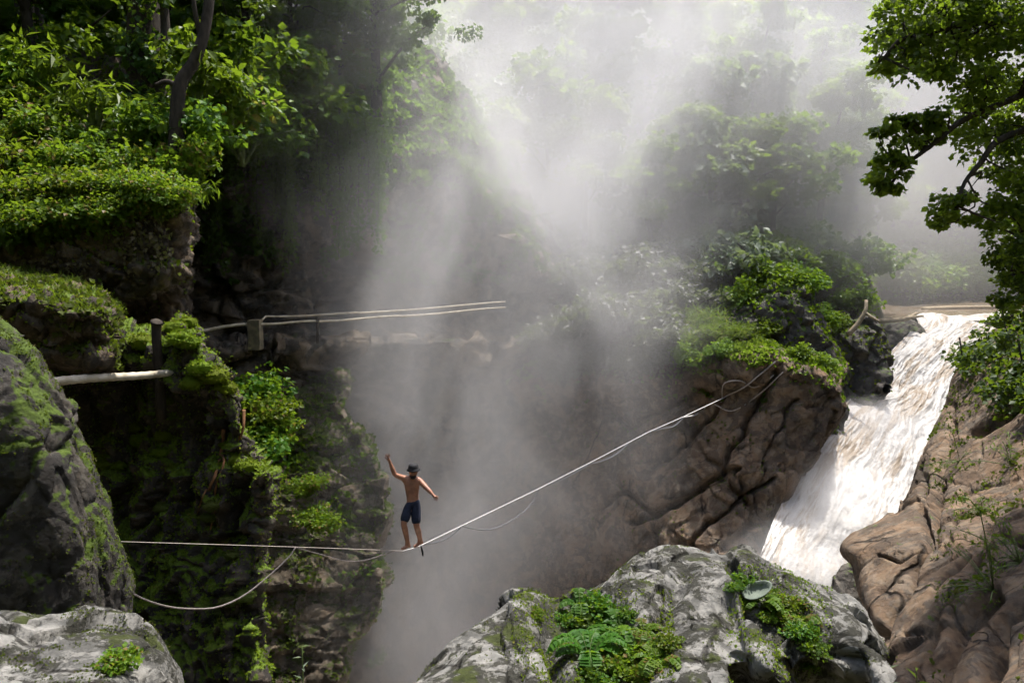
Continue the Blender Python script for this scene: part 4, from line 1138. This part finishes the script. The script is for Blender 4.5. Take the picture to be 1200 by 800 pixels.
for px, py, d, sc in [(1085, 356, 62, 2.2), (1110, 352, 64, 2.4), (1140, 350, 66, 2.4), (1060, 352, 60, 2.0), (1165, 350, 64, 2.4), (1100, 335, 70, 3), (1150, 330, 72, 3)]:
    bush(px, py, d, 1, sc, 'bright bush on the far bank of the river above the falls', 'bright bushes on the far river bank')

moss_on('far', 14000, .16, M['leaf_far'], cliff_far, 61, name='ground_cover', zmin=.35, nthr=-.25, nscale=1.6, rect=(560, 370, 900, 470), lift=.9)
moss_on('far', 6000, .13, M['leaf_light'], cliff_far, 62, name='ground_cover', zmin=.3, nthr=-.05, nscale=1.3, rect=(740, 370, 990, 470), lift=.9)
for px, py, d, k, sc in [(700, 440, 31.6, 0, .8), (735, 446, 31, 0, .8), (770, 440, 30.6, 0, .75), (660, 452, 32.6, 0, .8), (800, 432, 30, 1, .6), (845, 424, 29.6, 1, .5), (940, 428, 29.6, 1, .5), (965, 440, 30, 1, .5), (895, 420, 30.4, 1, .5)]:
    bush(px, py, d, k, sc, 'small grey bush hanging over the lip of the far wall' if k == 0 else 'small green bush on the bare top of the brown rock', 'bushes on the lip of the far wall')
# forest on the left
LEFT = [mats(make_tree(60 + i, H, sp, nl, lf, per, tr, tp, .08, cf, cr, sub, dr), 'darkbark', lm) for i, (H, sp, nl, lf, per, tr, tp, cf, cr, sub, dr, lm) in enumerate([
    (9, 2.6, 16, .2, 130, .16, LEAF4, .15, .6, 6, .5, 'leaf_mid'), (11, 2.8, 16, .17, 150, .22, LEAF4, .22, .65, 6, .4, 'leaf_dark'), (7, 2.3, 14, .22, 100, .12, LEAF4, .12, .55, 6, .6, 'leaf_light')])]
for x, y, k, sc, lab in [(-9.0, 20.5, 2, .9, 'bright leafy tree at the top left behind the earth bank'), (-12.5, 19, 0, 1, 'leafy green tree rising at the far upper left'), (-11.5, 24, 1, 1.1, 'dark tall tree in the middle of the left forest'),
                         (-7.6, 26.5, 1, .9, 'dark tree at the edge of the left forest beside the mist'), (-15, 24.5, 0, 1.1, 'tall green tree deep in the left forest'), (-9.2, 28.5, 0, 1.1, 'green tree behind the cliff edge of the left forest'),
                         (-6.2, 30, 2, 1, 'light tree on the cliff top closest to the mist'), (-13, 29, 1, 1.2, 'dark tree far back among the left trees'), (-18, 29, 1, 1.3, 'dark tree furthest back at the upper left'), (-17, 20, 1, 1, 'dark tree at the extreme left edge'), (-5.0, 33.5, 1, 1, 'dark tree half lost in mist beyond the left forest'), (-21, 34, 0, 1.4, 'green tree far behind the upper left forest')]:
    z = float(ground_z(np.array([x]), np.array([y]))[0])
    put_tree(LEFT[k], (x, y, z - .2), g.uniform(0, 6.28), sc, lab, 'tree', 'forest trees on the left', 'forest_tree')
# big dark trunk with the curved stem
def bare_tree(px, py, d, pts, rad, label, forks=()):
    o0 = at(px, py, d)
    r = empty('leaning_tree', o0)
    mb = MB()
    mb.tube(spline([at(a, b, c) - o0 for a, b, c in pts], 20), np.linspace(rad, rad * .55, 20), 9)
    link('trunk', mb.mesh('trunk'), M['darkbark'], r)
    for f, fr_ in forks:
        mb = MB(); mb.tube(spline([at(a, b, c) - o0 for a, b, c in f], 14), np.linspace(fr_, fr_ * .5, 14), 7); link('limb', mb.mesh('limb'), M['darkbark'], r)
    tag(r, label, 'tree')
    return r, o0
r1, o1 = bare_tree(205, 195, 19, [(205, 210, 19), (207, 150, 19), (211, 100, 19), (228, 72, 19.1), (240, 35, 19.2), (247, -20, 19.3), (250, -120, 19.5)], .2, 'dark crooked trunk bending up through the leaves at upper left', [([(211, 104, 19), (196, 96, 18.9), (182, 100, 18.8)], .09), ([(236, 45, 19.2), (228, 10, 19), (222, -60, 18.9)], .08)])
r2, o2 = bare_tree(176, 150, 22, [(174, 170, 22), (172, 90, 22), (170, 20, 22), (172, -150, 22)], .62, 'massive dark trunk wrapped in creepers at upper left', [([(182, 120, 21.6), (194, 60, 21.6), (190, -30, 21.6)], .2), ([(160, 140, 21.6), (152, 60, 21.6), (158, -60, 21.6)], .16)])
g5 = np.random.default_rng(15)
cm = MB()
for t in range(26):
    c = at(150 + 50 * g5.random(), -40 + 190 * g5.random(), 21.3) - o2
    clump(cm, c, .45, 45, .17, g5, LEAF4, .6)
link('creeper', cm.mesh('creeper', False), M['leaf_dark'], r2)['kind'] = 'stuff'

# leafy shrubs on the earth bank
LB = [mats(make_shrub(80 + i, h, r, ns, lf, per, tp, dr, cr), 'stem', lm) for i, (h, r, ns, lf, per, tp, dr, cr, lm) in enumerate([
    (1.1, .8, 14, .15, 30, LEAF6, .3, .36, 'leaf_fresh'), (.75, .75, 14, .085, 60, LEAF4, .3, .36, 'leaf_fresh'), (.9, .9, 12, .12, 36, LEAF4, .5, .36, 'leaf_mid'), (1.5, .8, 12, .19, 18, LEAF6, .5, .34, 'leaf_light')])]
for px, py, k, sc in [(15, 150, 0, 1.2), (40, 170, 0, 1.1), (-10, 190, 0, 1.1), (70, 175, 3, .8), (30, 205, 0, 1), (62, 210, 1, 1.1), (90, 205, 0, .9), (0, 235, 2, 1), (35, 245, 1, 1.2), (75, 240, 1, 1.1), (105, 235, 1, 1.1), (135, 215, 0, .8), (125, 195, 3, .7),
                      (150, 232, 1, 1), (170, 228, 1, .9), (192, 226, 0, .65), (205, 236, 1, .7), (118, 262, 1, .9), (85, 268, 1, 1), (50, 275, 1, 1.1), (15, 280, 2, 1), (150, 250, 1, .8), (188, 246, 1, .6), (-20, 265, 2, 1.1), (28, 120, 3, 1.1), (50, 138, 0, 1), (5, 110, 0, 1.2)]:
    p, nrm = on('bank', px, py + 14)
    put_tree(LB[k], p, g.uniform(0, 6.28), sc * 1.15, ['broad-leaved sunlit shrub on the earth bank at left', 'small-leaved shrub matted over the earth bank at left', 'dull green shrub on the earth bank at left', 'tall large-leaved plant standing on the earth bank at left'][k].replace(' at left', '') + (', just above its lip' if py > 245 else ', high up' if py < 180 else ', midway up') + (' at the left frame edge' if px < 25 else ' towards the dark wall' if px > 125 else ' in its middle'), 'shrub', 'shrubs on the earth bank', 'shrub')
moss_on('bank', 9000, .1, M['leaf_fresh'], bank, 21, name='ground_cover', zmin=.15, nthr=.12, nscale=1.1)
moss_on('ledge', 6000, .1, M['moss_dim'], ledge, 23, zmin=-.2, nthr=.1, nscale=.5)
moss_on('ledge', 4200, .15, M['grass'], ledge, 22, name='grass', tpl=BLADE, lift=1.2, zmin=.4, nthr=-.3, nscale=.5)
BF = [mats(make_fern(120 + i, 11, .75, .12, 14), 'stem', 'leaf_light') for i in range(2)]
for n_, (px, py, sc) in enumerate([(20, 260, 1), (58, 240, .9), (95, 220, 1), (112, 248, .8), (155, 240, .8), (180, 236, .8), (45, 190, 1.1), (80, 160, 1), (130, 205, .9), (200, 240, .7)]):
    p, nrm = on('bank', px, py + 10)
    r = empty('fern', p + (0, -.1, .1), g.uniform(0, 6.28), sc); link('stem', BF[n_ % 2][0], None, r)['kind'] = 'stuff'; link('fronds', BF[n_ % 2][1], None, r)
    tag(r, 'arching fern among the shrubs on the earth bank', 'fern', 'ferns on the earth bank')
PALM = mats(make_shrub(131, 1.7, 1.0, 12, .42, 9, LONG, .5, .3), 'stem', 'leaf_light')
for px, py, d, sc, lab in [(185, 160, 20.5, 1, 'long-leaved plant in shade beside the crooked trunk'), (40, 100, 21, 1.2, 'long-leaved plant in the shade at the upper left'), (215, 225, 19.3, .8, 'long-leaved plant overhanging the end of the earth bank'), (110, 140, 20, 1.1, 'long-leaved plant in the dark gap above the earth bank'), (275, 110, 24, 1.3, 'long-leaved plant on the brink of the dark wall')]:
    put_tree(PALM, at(px, py + 20, d), g.uniform(0, 6.28), sc, lab, 'plant', None, 'plant')
# drooping bushes over the dark wall
for px, py, d, k, sc, lab in [(235, 120, 20.5, 3, 1.5, 'drooping big-leaved bush lit yellow under the crooked trunk'), (222, 165, 20, 2, 1.5, 'bright bush hanging over the dark wall below the crooked trunk'), (262, 150, 22, 0, 1.8, 'leafy bush at the brink of the dark wall, second from the trunk'),
                              (285, 175, 24, 2, 1.9, 'dull bush spilling down the dark wall'), (320, 130, 26, 0, 2.2, 'bush on the cliff brink in front of the dark forest'), (350, 150, 27, 2, 2.4, 'hanging bush over the wall beside the mist'), (385, 110, 28.5, 0, 2.2, 'bush at the edge of the mist on the left cliff'),
                              (300, 90, 25, 2, 2.2, 'shadowed bush between the trunk and the mist'), (205, 210, 19, 1, 1.6, 'light bush at the foot of the crooked trunk'), (165, 180, 19.5, 3, 1.1, 'large-leaved plant in the shade behind the earth bank'), (395, 175, 29, 2, 2.2, 'bush hanging down the wall into the mist')]:
    p = at(px, py + 12, d)
    put_tree(LB[k], p, g.uniform(0, 6.28), sc, lab, 'bush', None, 'bush')
def hang(name, strands, seed, mat, parent=None, lf=.16, label=None, cat=None):
    g = np.random.default_rng(seed)
    o0 = at(*strands[0][:2], strands[0][3])
    mb = MB(); sb = MB()
    for px, y0, y1, d in strands:
        a = at(px, y0, d) - o0; b = at(px + g.normal() * 4, y1, d) - o0
        p = spline([a, (a + b) / 2 + g.normal(size=3) * .12, b], 24)
        sb.tube(p, .009, 4)
        L = np.linalg.norm(b - a); n = int(L * 44)
        q = p[g.integers(0, 24, n)] + g.normal(size=(n, 3)) * .13
        V, Q, T = leaves(q, g.normal(size=(n, 3)) * .6 + (0, -.3, -1), g.normal(size=(n, 3)) * .5 + (0, -.6, .7), lf * g.uniform(.6, 1.4, n))
        mb.add(V, Q, T)
    o = link(name, sb.mesh(name), M['darkbark'], parent, (0, 0, 0) if parent else o0)
    f = link('foliage', mb.mesh('foliage', False), M[mat], o)
    if label: tag(o, label, cat)
    return o
g6 = np.random.default_rng(8)
for i, (xa, xb, lab) in enumerate([(225, 290, 'leafy creepers hanging down the dark wall left of the mist'), (300, 370, 'creepers trailing down the wall at the edge of the mist'), (370, 450, 'pale creepers hanging inside the mist on the left wall')]):
    st = [(xa + (xb - xa) * g6.random(), 130 + 40 * g6.random(), 200 + 130 * g6.random(), 25.6 + (xa - 225) * .011) for _ in range(11)]
    hang('hanging_creeper', st, 30 + i, ['leaf_dark', 'leaf_mid', 'leaf_mid'][i], None, .16, lab, 'creeper')
for px, py, k, sc, lab in [(300, 100, 1, .8, 'dark tree on the brink of the wall left of the mist'), (345, 85, 0, .8, 'green tree clinging to the wall head next to the mist'), (400, 90, 2, .9, 'light tree at the wall head just inside the mist'), (255, 75, 2, .8, 'light tree on the brink right of the crooked trunk'), (445, 110, 1, .9, 'dark tree veiled by mist on the wall head')]:
    p, nrm = on('wall', px, py + 60)
    put_tree(LEFT[k], p, g.uniform(0, 6.28), sc, lab, 'tree', None, 'forest_tree')
moss_on('wall', 30000, .2, M['leaf_mid'], cliff_back, 51, name='foliage', zmin=-1, nthr=-.35, nscale=2.5, rect=(40, 30, 640, 215), lift=.9)
moss_on('wall', 9000, .2, M['leaf_dark'], cliff_back, 52, name='foliage', zmin=-1, nthr=.1, nscale=1.5, rect=(180, 180, 640, 330), lift=.9)
for i, (xa, xb, y0, y1, d, m__, lab) in enumerate([(30, 110, 302, 335, 16.7, 'dry', 'dry trailing roots hanging over the left half of the earth bank lip'), (110, 205, 268, 320, 16.9, 'dry', 'brown roots and leaves trailing over the right half of the earth bank')]):
    st = [(xa + (xb - xa) * g6.random(), y0 - (xa > 100) * 20 * g6.random() + 8 * g6.random(), y0 + (y1 - y0) * (.3 + .8 * g6.random()), d) for _ in range(16)]
    hang('trailing_roots', st, 60 + i, m__, None, .09, lab, 'roots')
# thicket at the foot of the walkway
for px, py, d, k, sc, lab in [(285, 470, 23, 2, 1.4, 'green leafy thicket below the walkway post, upper part'), (305, 500, 22.3, 1, 1.5, 'green leafy thicket below the walkway post, middle part'), (290, 535, 21.6, 2, 1.4, 'green leafy thicket against the mossy cliff, lower part'), (325, 520, 22, 1, 1.2, 'low bush at the right end of the thicket below the walkway'),
                              (375, 615, 20.8, 1, .9, 'small bush on the shaded rock left of the walking man'), (360, 575, 21.2, 1, .8, 'small mat of green on the ledged rock below the thicket')]:
    put_tree(LB[k], at(px, py + 8, d), g.uniform(0, 6.28), sc, lab, 'bush', None, 'bush')

# big tree overhanging from the right
tr = empty('overhanging_tree', at(1330, 420, 11)); o0 = np.array(tr.location)
tag(tr, 'dark overhanging tree with sagging leafy boughs at the right edge', 'tree')
mb = MB(); mb.tube(spline([at(1340, 460, 11) - o0, at(1300, 300, 11) - o0, at(1280, 120, 11) - o0, at(1250, -120, 11) - o0], 16), np.linspace(.34, .2, 16), 10)
link('trunk', mb.mesh('trunk'), M['darkbark'], tr)
limbs = [([(1290, 120, 11), (1230, 95, 10.6), (1190, 115, 10.2), (1130, 140, 10), (1095, 168, 9.9), (1060, 195, 9.9), (1040, 222, 9.9)], .06), ([(1290, 160, 11), (1220, 150, 10.4), (1170, 165, 10), (1150, 190, 9.9), (1130, 215, 9.9), (1118, 250, 9.8)], .06),
         ([(1280, 60, 11), (1200, 25, 10.4), (1120, 30, 10), (1060, 45, 9.8), (1035, 70, 9.8)], .08), ([(1270, -20, 11), (1200, -20, 10.4), (1120, -30, 10), (1060, -10, 9.8)], .07), ([(1300, 220, 11), (1240, 235, 10.6), (1200, 270, 10.4), (1185, 320, 10.4)], .06), ([(1290, 260, 11.2), (1230, 300, 11), (1195, 350, 11)], .05)]
for pts_, rr in limbs:
    mb = MB(); mb.tube(spline([at(*p) - o0 for p in pts_], 20), np.linspace(rr, rr * .3, 20), 6); link('limb', mb.mesh('limb'), M['darkbark'], tr)
g7 = np.random.default_rng(77)
cd, cl = MB(), MB()
LP = np.concatenate([spline([at(*p) - o0 for p in pts_], 60) for pts_, rr in limbs])
tw = MB()
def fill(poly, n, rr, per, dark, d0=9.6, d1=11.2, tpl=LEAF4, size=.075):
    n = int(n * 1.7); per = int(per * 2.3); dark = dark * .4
    poly = np.array(poly, float)
    x0, y0 = poly.min(0); x1, y1 = poly.max(0)
    k = 0
    while k < n:
        x, y = g7.uniform(x0, x1), g7.uniform(y0, y1)
        c = False
        for i in range(len(poly)):
            (ax, ay), (bx, by) = poly[i], poly[(i + 1) % len(poly)]
            if (ay > y) != (by > y) and x < (bx - ax) * (y - ay) / (by - ay) + ax: c = not c
        if not c: continue
        k += 1
        d = g7.uniform(d0, d1)
        if g7.random() < .6:
            c0 = at(x, y, d) - o0; q0 = LP[np.argmin(((LP - c0) ** 2).sum(1))]
            tw.tube(spline([q0, (q0 + c0) / 2 + g7.normal(size=3) * .08, c0], 6), np.linspace(.018, .006, 6), 4)
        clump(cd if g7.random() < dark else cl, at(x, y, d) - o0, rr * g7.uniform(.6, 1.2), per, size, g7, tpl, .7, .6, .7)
fill([(1022, 30), (1060, -40), (1330, -60), (1330, 90), (1200, 110), (1120, 95), (1060, 88), (1028, 82)], 130, .26, 34, .75)
fill([(1022, 145), (1060, 128), (1110, 132), (1115, 160), (1080, 175), (1040, 172)], 13, .15, 24, .2, 9.7, 10.1)
fill([(1022, 185), (1050, 178), (1075, 205), (1050, 232), (1025, 222)], 9, .13, 22, .3, 9.7, 10.1)
fill([(1095, 110), (1330, 100), (1330, 330), (1230, 330), (1180, 300), (1150, 200), (1110, 150)], 80, .25, 28, .7, 9.8, 11.6)
fill([(1085, 235), (1140, 215), (1180, 235), (1185, 270), (1150, 262), (1110, 258), (1092, 272)], 14, .13, 18, .3, 9.7, 10.4)
fill([(1168, 290), (1330, 280), (1330, 400), (1200, 380), (1180, 350)], 55, .24, 30, .8, 10.2, 11.6)
fill([(1140, 90), (1330, 80), (1330, 320), (1205, 310), (1170, 220)], 70, .25, 30, .85, 10.8, 12.6)
for i in range(26):
    px = 1160 + 100 * g7.random(); y0 = 180 + 120 * g7.random(); d = 9.9 + 1.2 * g7.random()
    for f in np.linspace(0, 1, 9): clump(cl if g7.random() < .5 else cd, at(px + 5 * math.sin(f * 5 + i), y0 + (70 + 60 * g7.random()) * f, d) - o0, .09, 26, .06, g7, LEAF4, .9, 1.2, .6)
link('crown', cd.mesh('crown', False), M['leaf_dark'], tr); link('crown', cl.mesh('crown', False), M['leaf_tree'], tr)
link('twigs', tw.mesh('twigs'), M['darkbark'], tr)['kind'] = 'stuff'
# bush clinging to the right cliff
rb = empty('bush', on('right', 1180, 470)[0]); o0 = np.array(rb.location)
tag(rb, 'dark small-leaved bush draped over the top of the right cliff', 'bush')
cd = MB(); sb = MB()
P_, N_ = SURF['right']; X_, Y_, D_ = proj(P_)
ii = np.argwhere((X_ > 1125) & (X_ < 1290) & (Y_ > 355) & (Y_ < 500) & (Y_ < 400 + (X_ - 1100) * .95) & (D_ < 20.5))
for a, b in ii[g7.integers(0, len(ii), 130)]:
    clump(cd, P_[a, b] + N_[a, b] * .25 - o0, .32, 34, .13, g7, LEAF4, .5)
for a, b in ii[g7.integers(0, len(ii), 12)]:
    sb.tube(spline([P_[a, b] - o0, P_[a, b] + N_[a, b] * .3 - o0, P_[a, b] + N_[a, b] * .5 + (0, 0, .4) - o0], 6), .02, 5)
link('stem', sb.mesh('stem'), M['darkbark'], rb); link('foliage', cd.mesh('foliage', False), M['leaf_dark'], rb)
for px, py, r_, lab in [(1125, 540, .55, 'scrubby plant on the ledge halfway down the right cliff'), (1185, 545, .6, 'straggling greenery at the right edge of the brown cliff'), (1165, 690, .5, 'dark scrub in the cracks low on the right cliff'), (1195, 660, .45, 'yellowish scrub at the right edge low on the cliff'), (1150, 600, .3, 'thin weeds in the upright crack of the right cliff')]:
    p, nrm = on('right', px, py)
    rb = empty('plant', p); cd = MB(); sb = MB()
    for _ in range(14):
        q = nrm * .12 + g7.normal(size=3) * r_ * .6
        clump(cd, q, r_ * .3, 20, .075, g7, LONG, .2)
        sb.tube(spline([(0, 0, 0), q * .6 + (0, 0, .05), q], 5), .008, 4)
    link('stem', sb.mesh('stem'), M['stem'], rb); link('foliage', cd.mesh('foliage', False), M['leaf_mid' if 'yellow' not in lab else 'leaf_light'], rb)
    tag(rb, lab, 'plant')
# plants on the front boulder
FERN = [mats(make_fern(90 + i, 9, .2 + .04 * i, .16), 'stem', ['leaf_fresh', 'leaf_light', 'leaf_mid'][i]) for i in range(3)]
CLV = [mats(make_shrub(95 + i, .13, .13, 13, .026, 22, LEAF4, .0, .4), 'stem', ['leaf_mid', 'leaf_fresh'][i]) for i in range(2)]
for px, py, k, sc in [(705, 715, 0, 1), (690, 735, 0, 1), (720, 740, 0, 1.1), (668, 730, 0, .9), (735, 725, 0, .8), (700, 760, 0, 1), (740, 760, 1, 1), (760, 775, 1, 1), (725, 785, 1, 1.1), (690, 790, 0, 1), (755, 800, 1, 1), (780, 760, 1, .8), (700, 810, 0, 1.1), (650, 715, 1, .8), (630, 722, 1, .7),
                      (905, 705, 1, .9), (925, 735, 1, 1), (940, 750, 0, 1), (955, 770, 0, 1), (900, 725, 1, .9), (930, 715, 1, .8), (948, 785, 0, .9), (870, 685, 0, .7), (858, 690, 0, .6)]:
    p, nrm = on('big', px, py)
    lab = ('dark green small-leaved plant in the mossy hollow of the large boulder' if k == 0 else 'yellow-green plant in the mossy hollow of the large boulder') if px < 820 else ('dark green leafy plant in the right-hand gully of the large boulder' if k == 0 else 'yellow-green plant in the right-hand gully of the large boulder')
    put_tree(CLV[k], p - nrm * .02, g.uniform(0, 6.28), sc * g.uniform(.6, 1.0), lab, 'plant', 'plants on the large boulder', 'small_plant')
for px, py, k, sc in [(715, 765, 1, 1), (745, 770, 0, .9), (770, 780, 0, .9), (730, 750, 2, .9), (690, 770, 2, .9), (915, 720, 0, .8), (935, 730, 0, .8), (890, 712, 1, .7), (755, 745, 0, .7), (680, 715, 2, .7)]:
    p, nrm = on('big', px, py)
    r = empty('fern', p, g.uniform(0, 6.28), sc); link('stem', FERN[k][0], None, r)['kind'] = 'stuff'; link('fronds', FERN[k][1], None, r)
    tag(r, 'feathery fern in the ' + ('mossy hollow' if px < 820 else 'right-hand gully') + ' of the large boulder', 'fern', 'ferns on the large boulder')
moss_on('big', 16000, .015, M['moss'], big, 31, zmin=.1, nthr=-.25, nscale=.3, rect=(600, 690, 790, 830))
moss_on('big', 7000, .015, M['moss'], big, 32, zmin=.1, nthr=-.2, nscale=.3, rect=(850, 660, 975, 800))
for px, py, sc, lab in [(30, 780, .8, 'small green plant low on the left corner boulder'), (140, 785, .7, 'small plant on the right flank of the left corner boulder'), (50, 745, .5, 'tiny plant on top of the left corner boulder')]:
    p, nrm = on('small', px, py)
    put_tree(CLV[1], p, g.uniform(0, 6.28), sc, lab, 'plant', None, 'small_plant')
# sprigs at the bottom of the frame
def sprig(px, py0, py1, d, label, n=13, ll=.1, name='weed', tpl=LONG, lean=.02):
    o0 = at(px, py0, d); top = at(px + lean * 100, py1, d) - o0
    r = empty(name, o0); sb, cb = MB(), MB()
    p = spline([(0, 0, 0), top * .5 + (.01, 0, 0), top], 12); sb.tube(p, np.linspace(.006, .003, 12), 5)
    k = np.linspace(3, 11, n).astype(int)
    az = np.arange(n) * 2.4
    V, Q, T = leaves(p[k], np.stack([np.cos(az), np.sin(az), .45 + 0 * az], 1), np.tile((0, 0, 1.0), (n, 1)) + g.normal(size=(n, 3)) * .2, ll * np.linspace(1.1, .6, n), tpl)
    cb.add(V, Q, T)
    link('stem', sb.mesh('stem'), M['stem'], r); link('foliage', cb.mesh('foliage', False), M['leaf_pale' if 'pale' in label else 'leaf_light'], r)
    return tag(r, label, 'plant')
sprig(352, 900, 757, 4.0, 'slim pale green weed standing up at the bottom left of the chasm', 14, .085)
sprig(1040, 840, 778, 5.0, 'pale tuft of leaves beside the right corner of the large boulder', 10, .13)
sprig(1072, 850, 782, 5.0, 'narrow-leaved plant at the bottom right below the brown cliff', 8, .15)

# ------------------------------------------------------------------ air
def vol_box(name, lo, hi, mat):
    mb = MB(); lo = np.array(lo, float); hi = np.array(hi, float)
    mb.box((lo + hi) / 2, hi - lo)
    return tag(link(name, mb.mesh(name, False), mat), kind='stuff')
b = NB('rising_mist')
geo = b.n('ShaderNodeNewGeometry'); pos = geo.outputs['Position']
xyz = b.n('ShaderNodeSeparateXYZ'); b.t.links.new(pos, xyz.inputs[0])
X, Y, Z = xyz.outputs
def mr(v, a, c, e, f):
    nd = b.n('ShaderNodeMapRange'); b.set(nd.inputs[0], v)
    for i, q in enumerate((a, c, e, f)): nd.inputs[i + 1].default_value = q
    return nd.outputs[0]
cx = mr(Z, -14, 10, -3.2, 1.6); cyy = mr(Z, -14, 10, 25.5, 28)
rx = mr(Z, -14, 10, 5.0, 10.5); ry = mr(Z, -14, 10, 6.0, 7.5)
wv = b.n('ShaderNodeTexNoise'); b.set(wv.inputs['Vector'], pos); wv.inputs['Scale'].default_value = .14; wv.inputs['Detail'].default_value = 2
wob = b.vmath('MULTIPLY', b.vmath('SUBTRACT', wv.outputs[1], (.5, .5, .5)), (1.4, 1.4, 1.4))
wz = b.n('ShaderNodeSeparateXYZ'); b.t.links.new(wob, wz.inputs[0])
dx = b.math('ADD', b.math('DIVIDE', b.math('SUBTRACT', X, cx), rx), wz.outputs[0]); dy = b.math('ADD', b.math('DIVIDE', b.math('SUBTRACT', Y, cyy), ry), b.math('MULTIPLY', wz.outputs[1], .5))
rr = b.math('SQRT', b.math('ADD', b.math('MULTIPLY', dx, dx), b.math('MULTIPLY', dy, dy)))
m = b.step(rr, 1.15, -.1)
n1 = b.noise(b.vmath('MULTIPLY', pos, (.2, .2, .14)), 1.0, 6, .6, .7)
nn1 = b.step(n1, .36, .68)
dens = b.math('MULTIPLY', m, b.math('MULTIPLY_ADD', nn1, 1.0, .1))
dens = b.math('MULTIPLY', dens, mr(Z, -14, 8, .26, .10))
dens = b.math('MULTIPLY', dens, b.step(Z, 15, 4))
v = b.n('ShaderNodeVolumePrincipled'); v.inputs['Color'].default_value = (.97, .965, .97, 1); v.inputs['Anisotropy'].default_value = .35
b.set(v.inputs['Density'], dens)
M['mist'] = b.done(v.outputs[0], True)
vol_box('mist', (-14.5, 17, -21), (16.5, 38, 16), M['mist'])

b = NB('valley_mist')
geo = b.n('ShaderNodeNewGeometry'); pos = geo.outputs['Position']
xyz = b.n('ShaderNodeSeparateXYZ'); b.t.links.new(pos, xyz.inputs[0]); X, Y, Z = xyz.outputs
n1 = b.step(b.noise(b.vmath('MULTIPLY', pos, (.07, .07, .06)), 1.0, 3, .55, .4), .35, .7)
dens = b.math('MULTIPLY', b.math('MULTIPLY', b.step(Y, 33, 40), b.step(Y, 70, 55)), b.math('MULTIPLY_ADD', n1, .09, .025))
dens = b.math('MULTIPLY', dens, b.math('MULTIPLY', b.step(X, -13, -5), b.math('MULTIPLY_ADD', b.step(X, 24, 6), .72, .28)))
dens = b.math('MULTIPLY', dens, b.math('MULTIPLY', b.step(Z, -8, 4), b.step(Z, 20, 11)))
v = b.n('ShaderNodeVolumePrincipled'); v.inputs['Color'].default_value = (.97, .965, .97, 1); v.inputs['Anisotropy'].default_value = .3
b.set(v.inputs['Density'], dens)
M['mist2'] = b.done(v.outputs[0], True)
vol_box('mist', (-14, 32.5, -9), (48, 72, 22), M['mist2'])

b = NB('fall_spray')
tc = b.n('ShaderNodeTexCoord')
gr = b.vmath('LENGTH', tc.outputs['Object'])
geo = b.n('ShaderNodeNewGeometry')
n1 = b.step(b.noise(geo.outputs['Position'], .6, 4, .6, .4), .4, .6)
v = b.n('ShaderNodeVolumePrincipled'); v.inputs['Color'].default_value = (.97, .97, .97, 1); v.inputs['Anisotropy'].default_value = .2
b.set(v.inputs['Density'], b.math('MULTIPLY', b.step(gr, 1.0, .1), b.math('MULTIPLY_ADD', n1, .35, .12)))
M['spray'] = b.done(v.outputs[0], True)
mb = MB(); mb.box((0, 0, 0), (2, 2, 2))
sp = tag(link('spray', mb.mesh('spray', False), M['spray'], None, at(945, 690, 25.5)), kind='stuff'); sp.scale = (3.6, 3.4, 3.2)
for x_, y_, d_, sc_ in [(985, 585, 28.6, (3.2, 3.0, 2.2)), (1020, 500, 34, (3.0, 3.0, 1.6))]:
    s2 = sp.copy(); COL.objects.link(s2); s2.location = at(x_, y_, d_); s2.scale = sc_

# things of a kind that stand in a row are told apart by their order
dup = {}
bpy.context.view_layer.update()
for o in COL.objects:
    if o.parent is None and o.get('group') and o.get('label'):
        px, py, d = proj(np.array(o.matrix_world.translation))
        if -60 < px < 1260: dup.setdefault((o['group'], o['label']), []).append((float(px), o))
for (gr_, lab), os_ in dup.items():
    if 2 <= len(os_) <= 8 and len(lab.split()) <= 12:
        for n_, (px, o) in enumerate(sorted(os_, key=lambda t: t[0])):
            o['label'] = lab + ', ' + ordn[n_] + ' from the left'
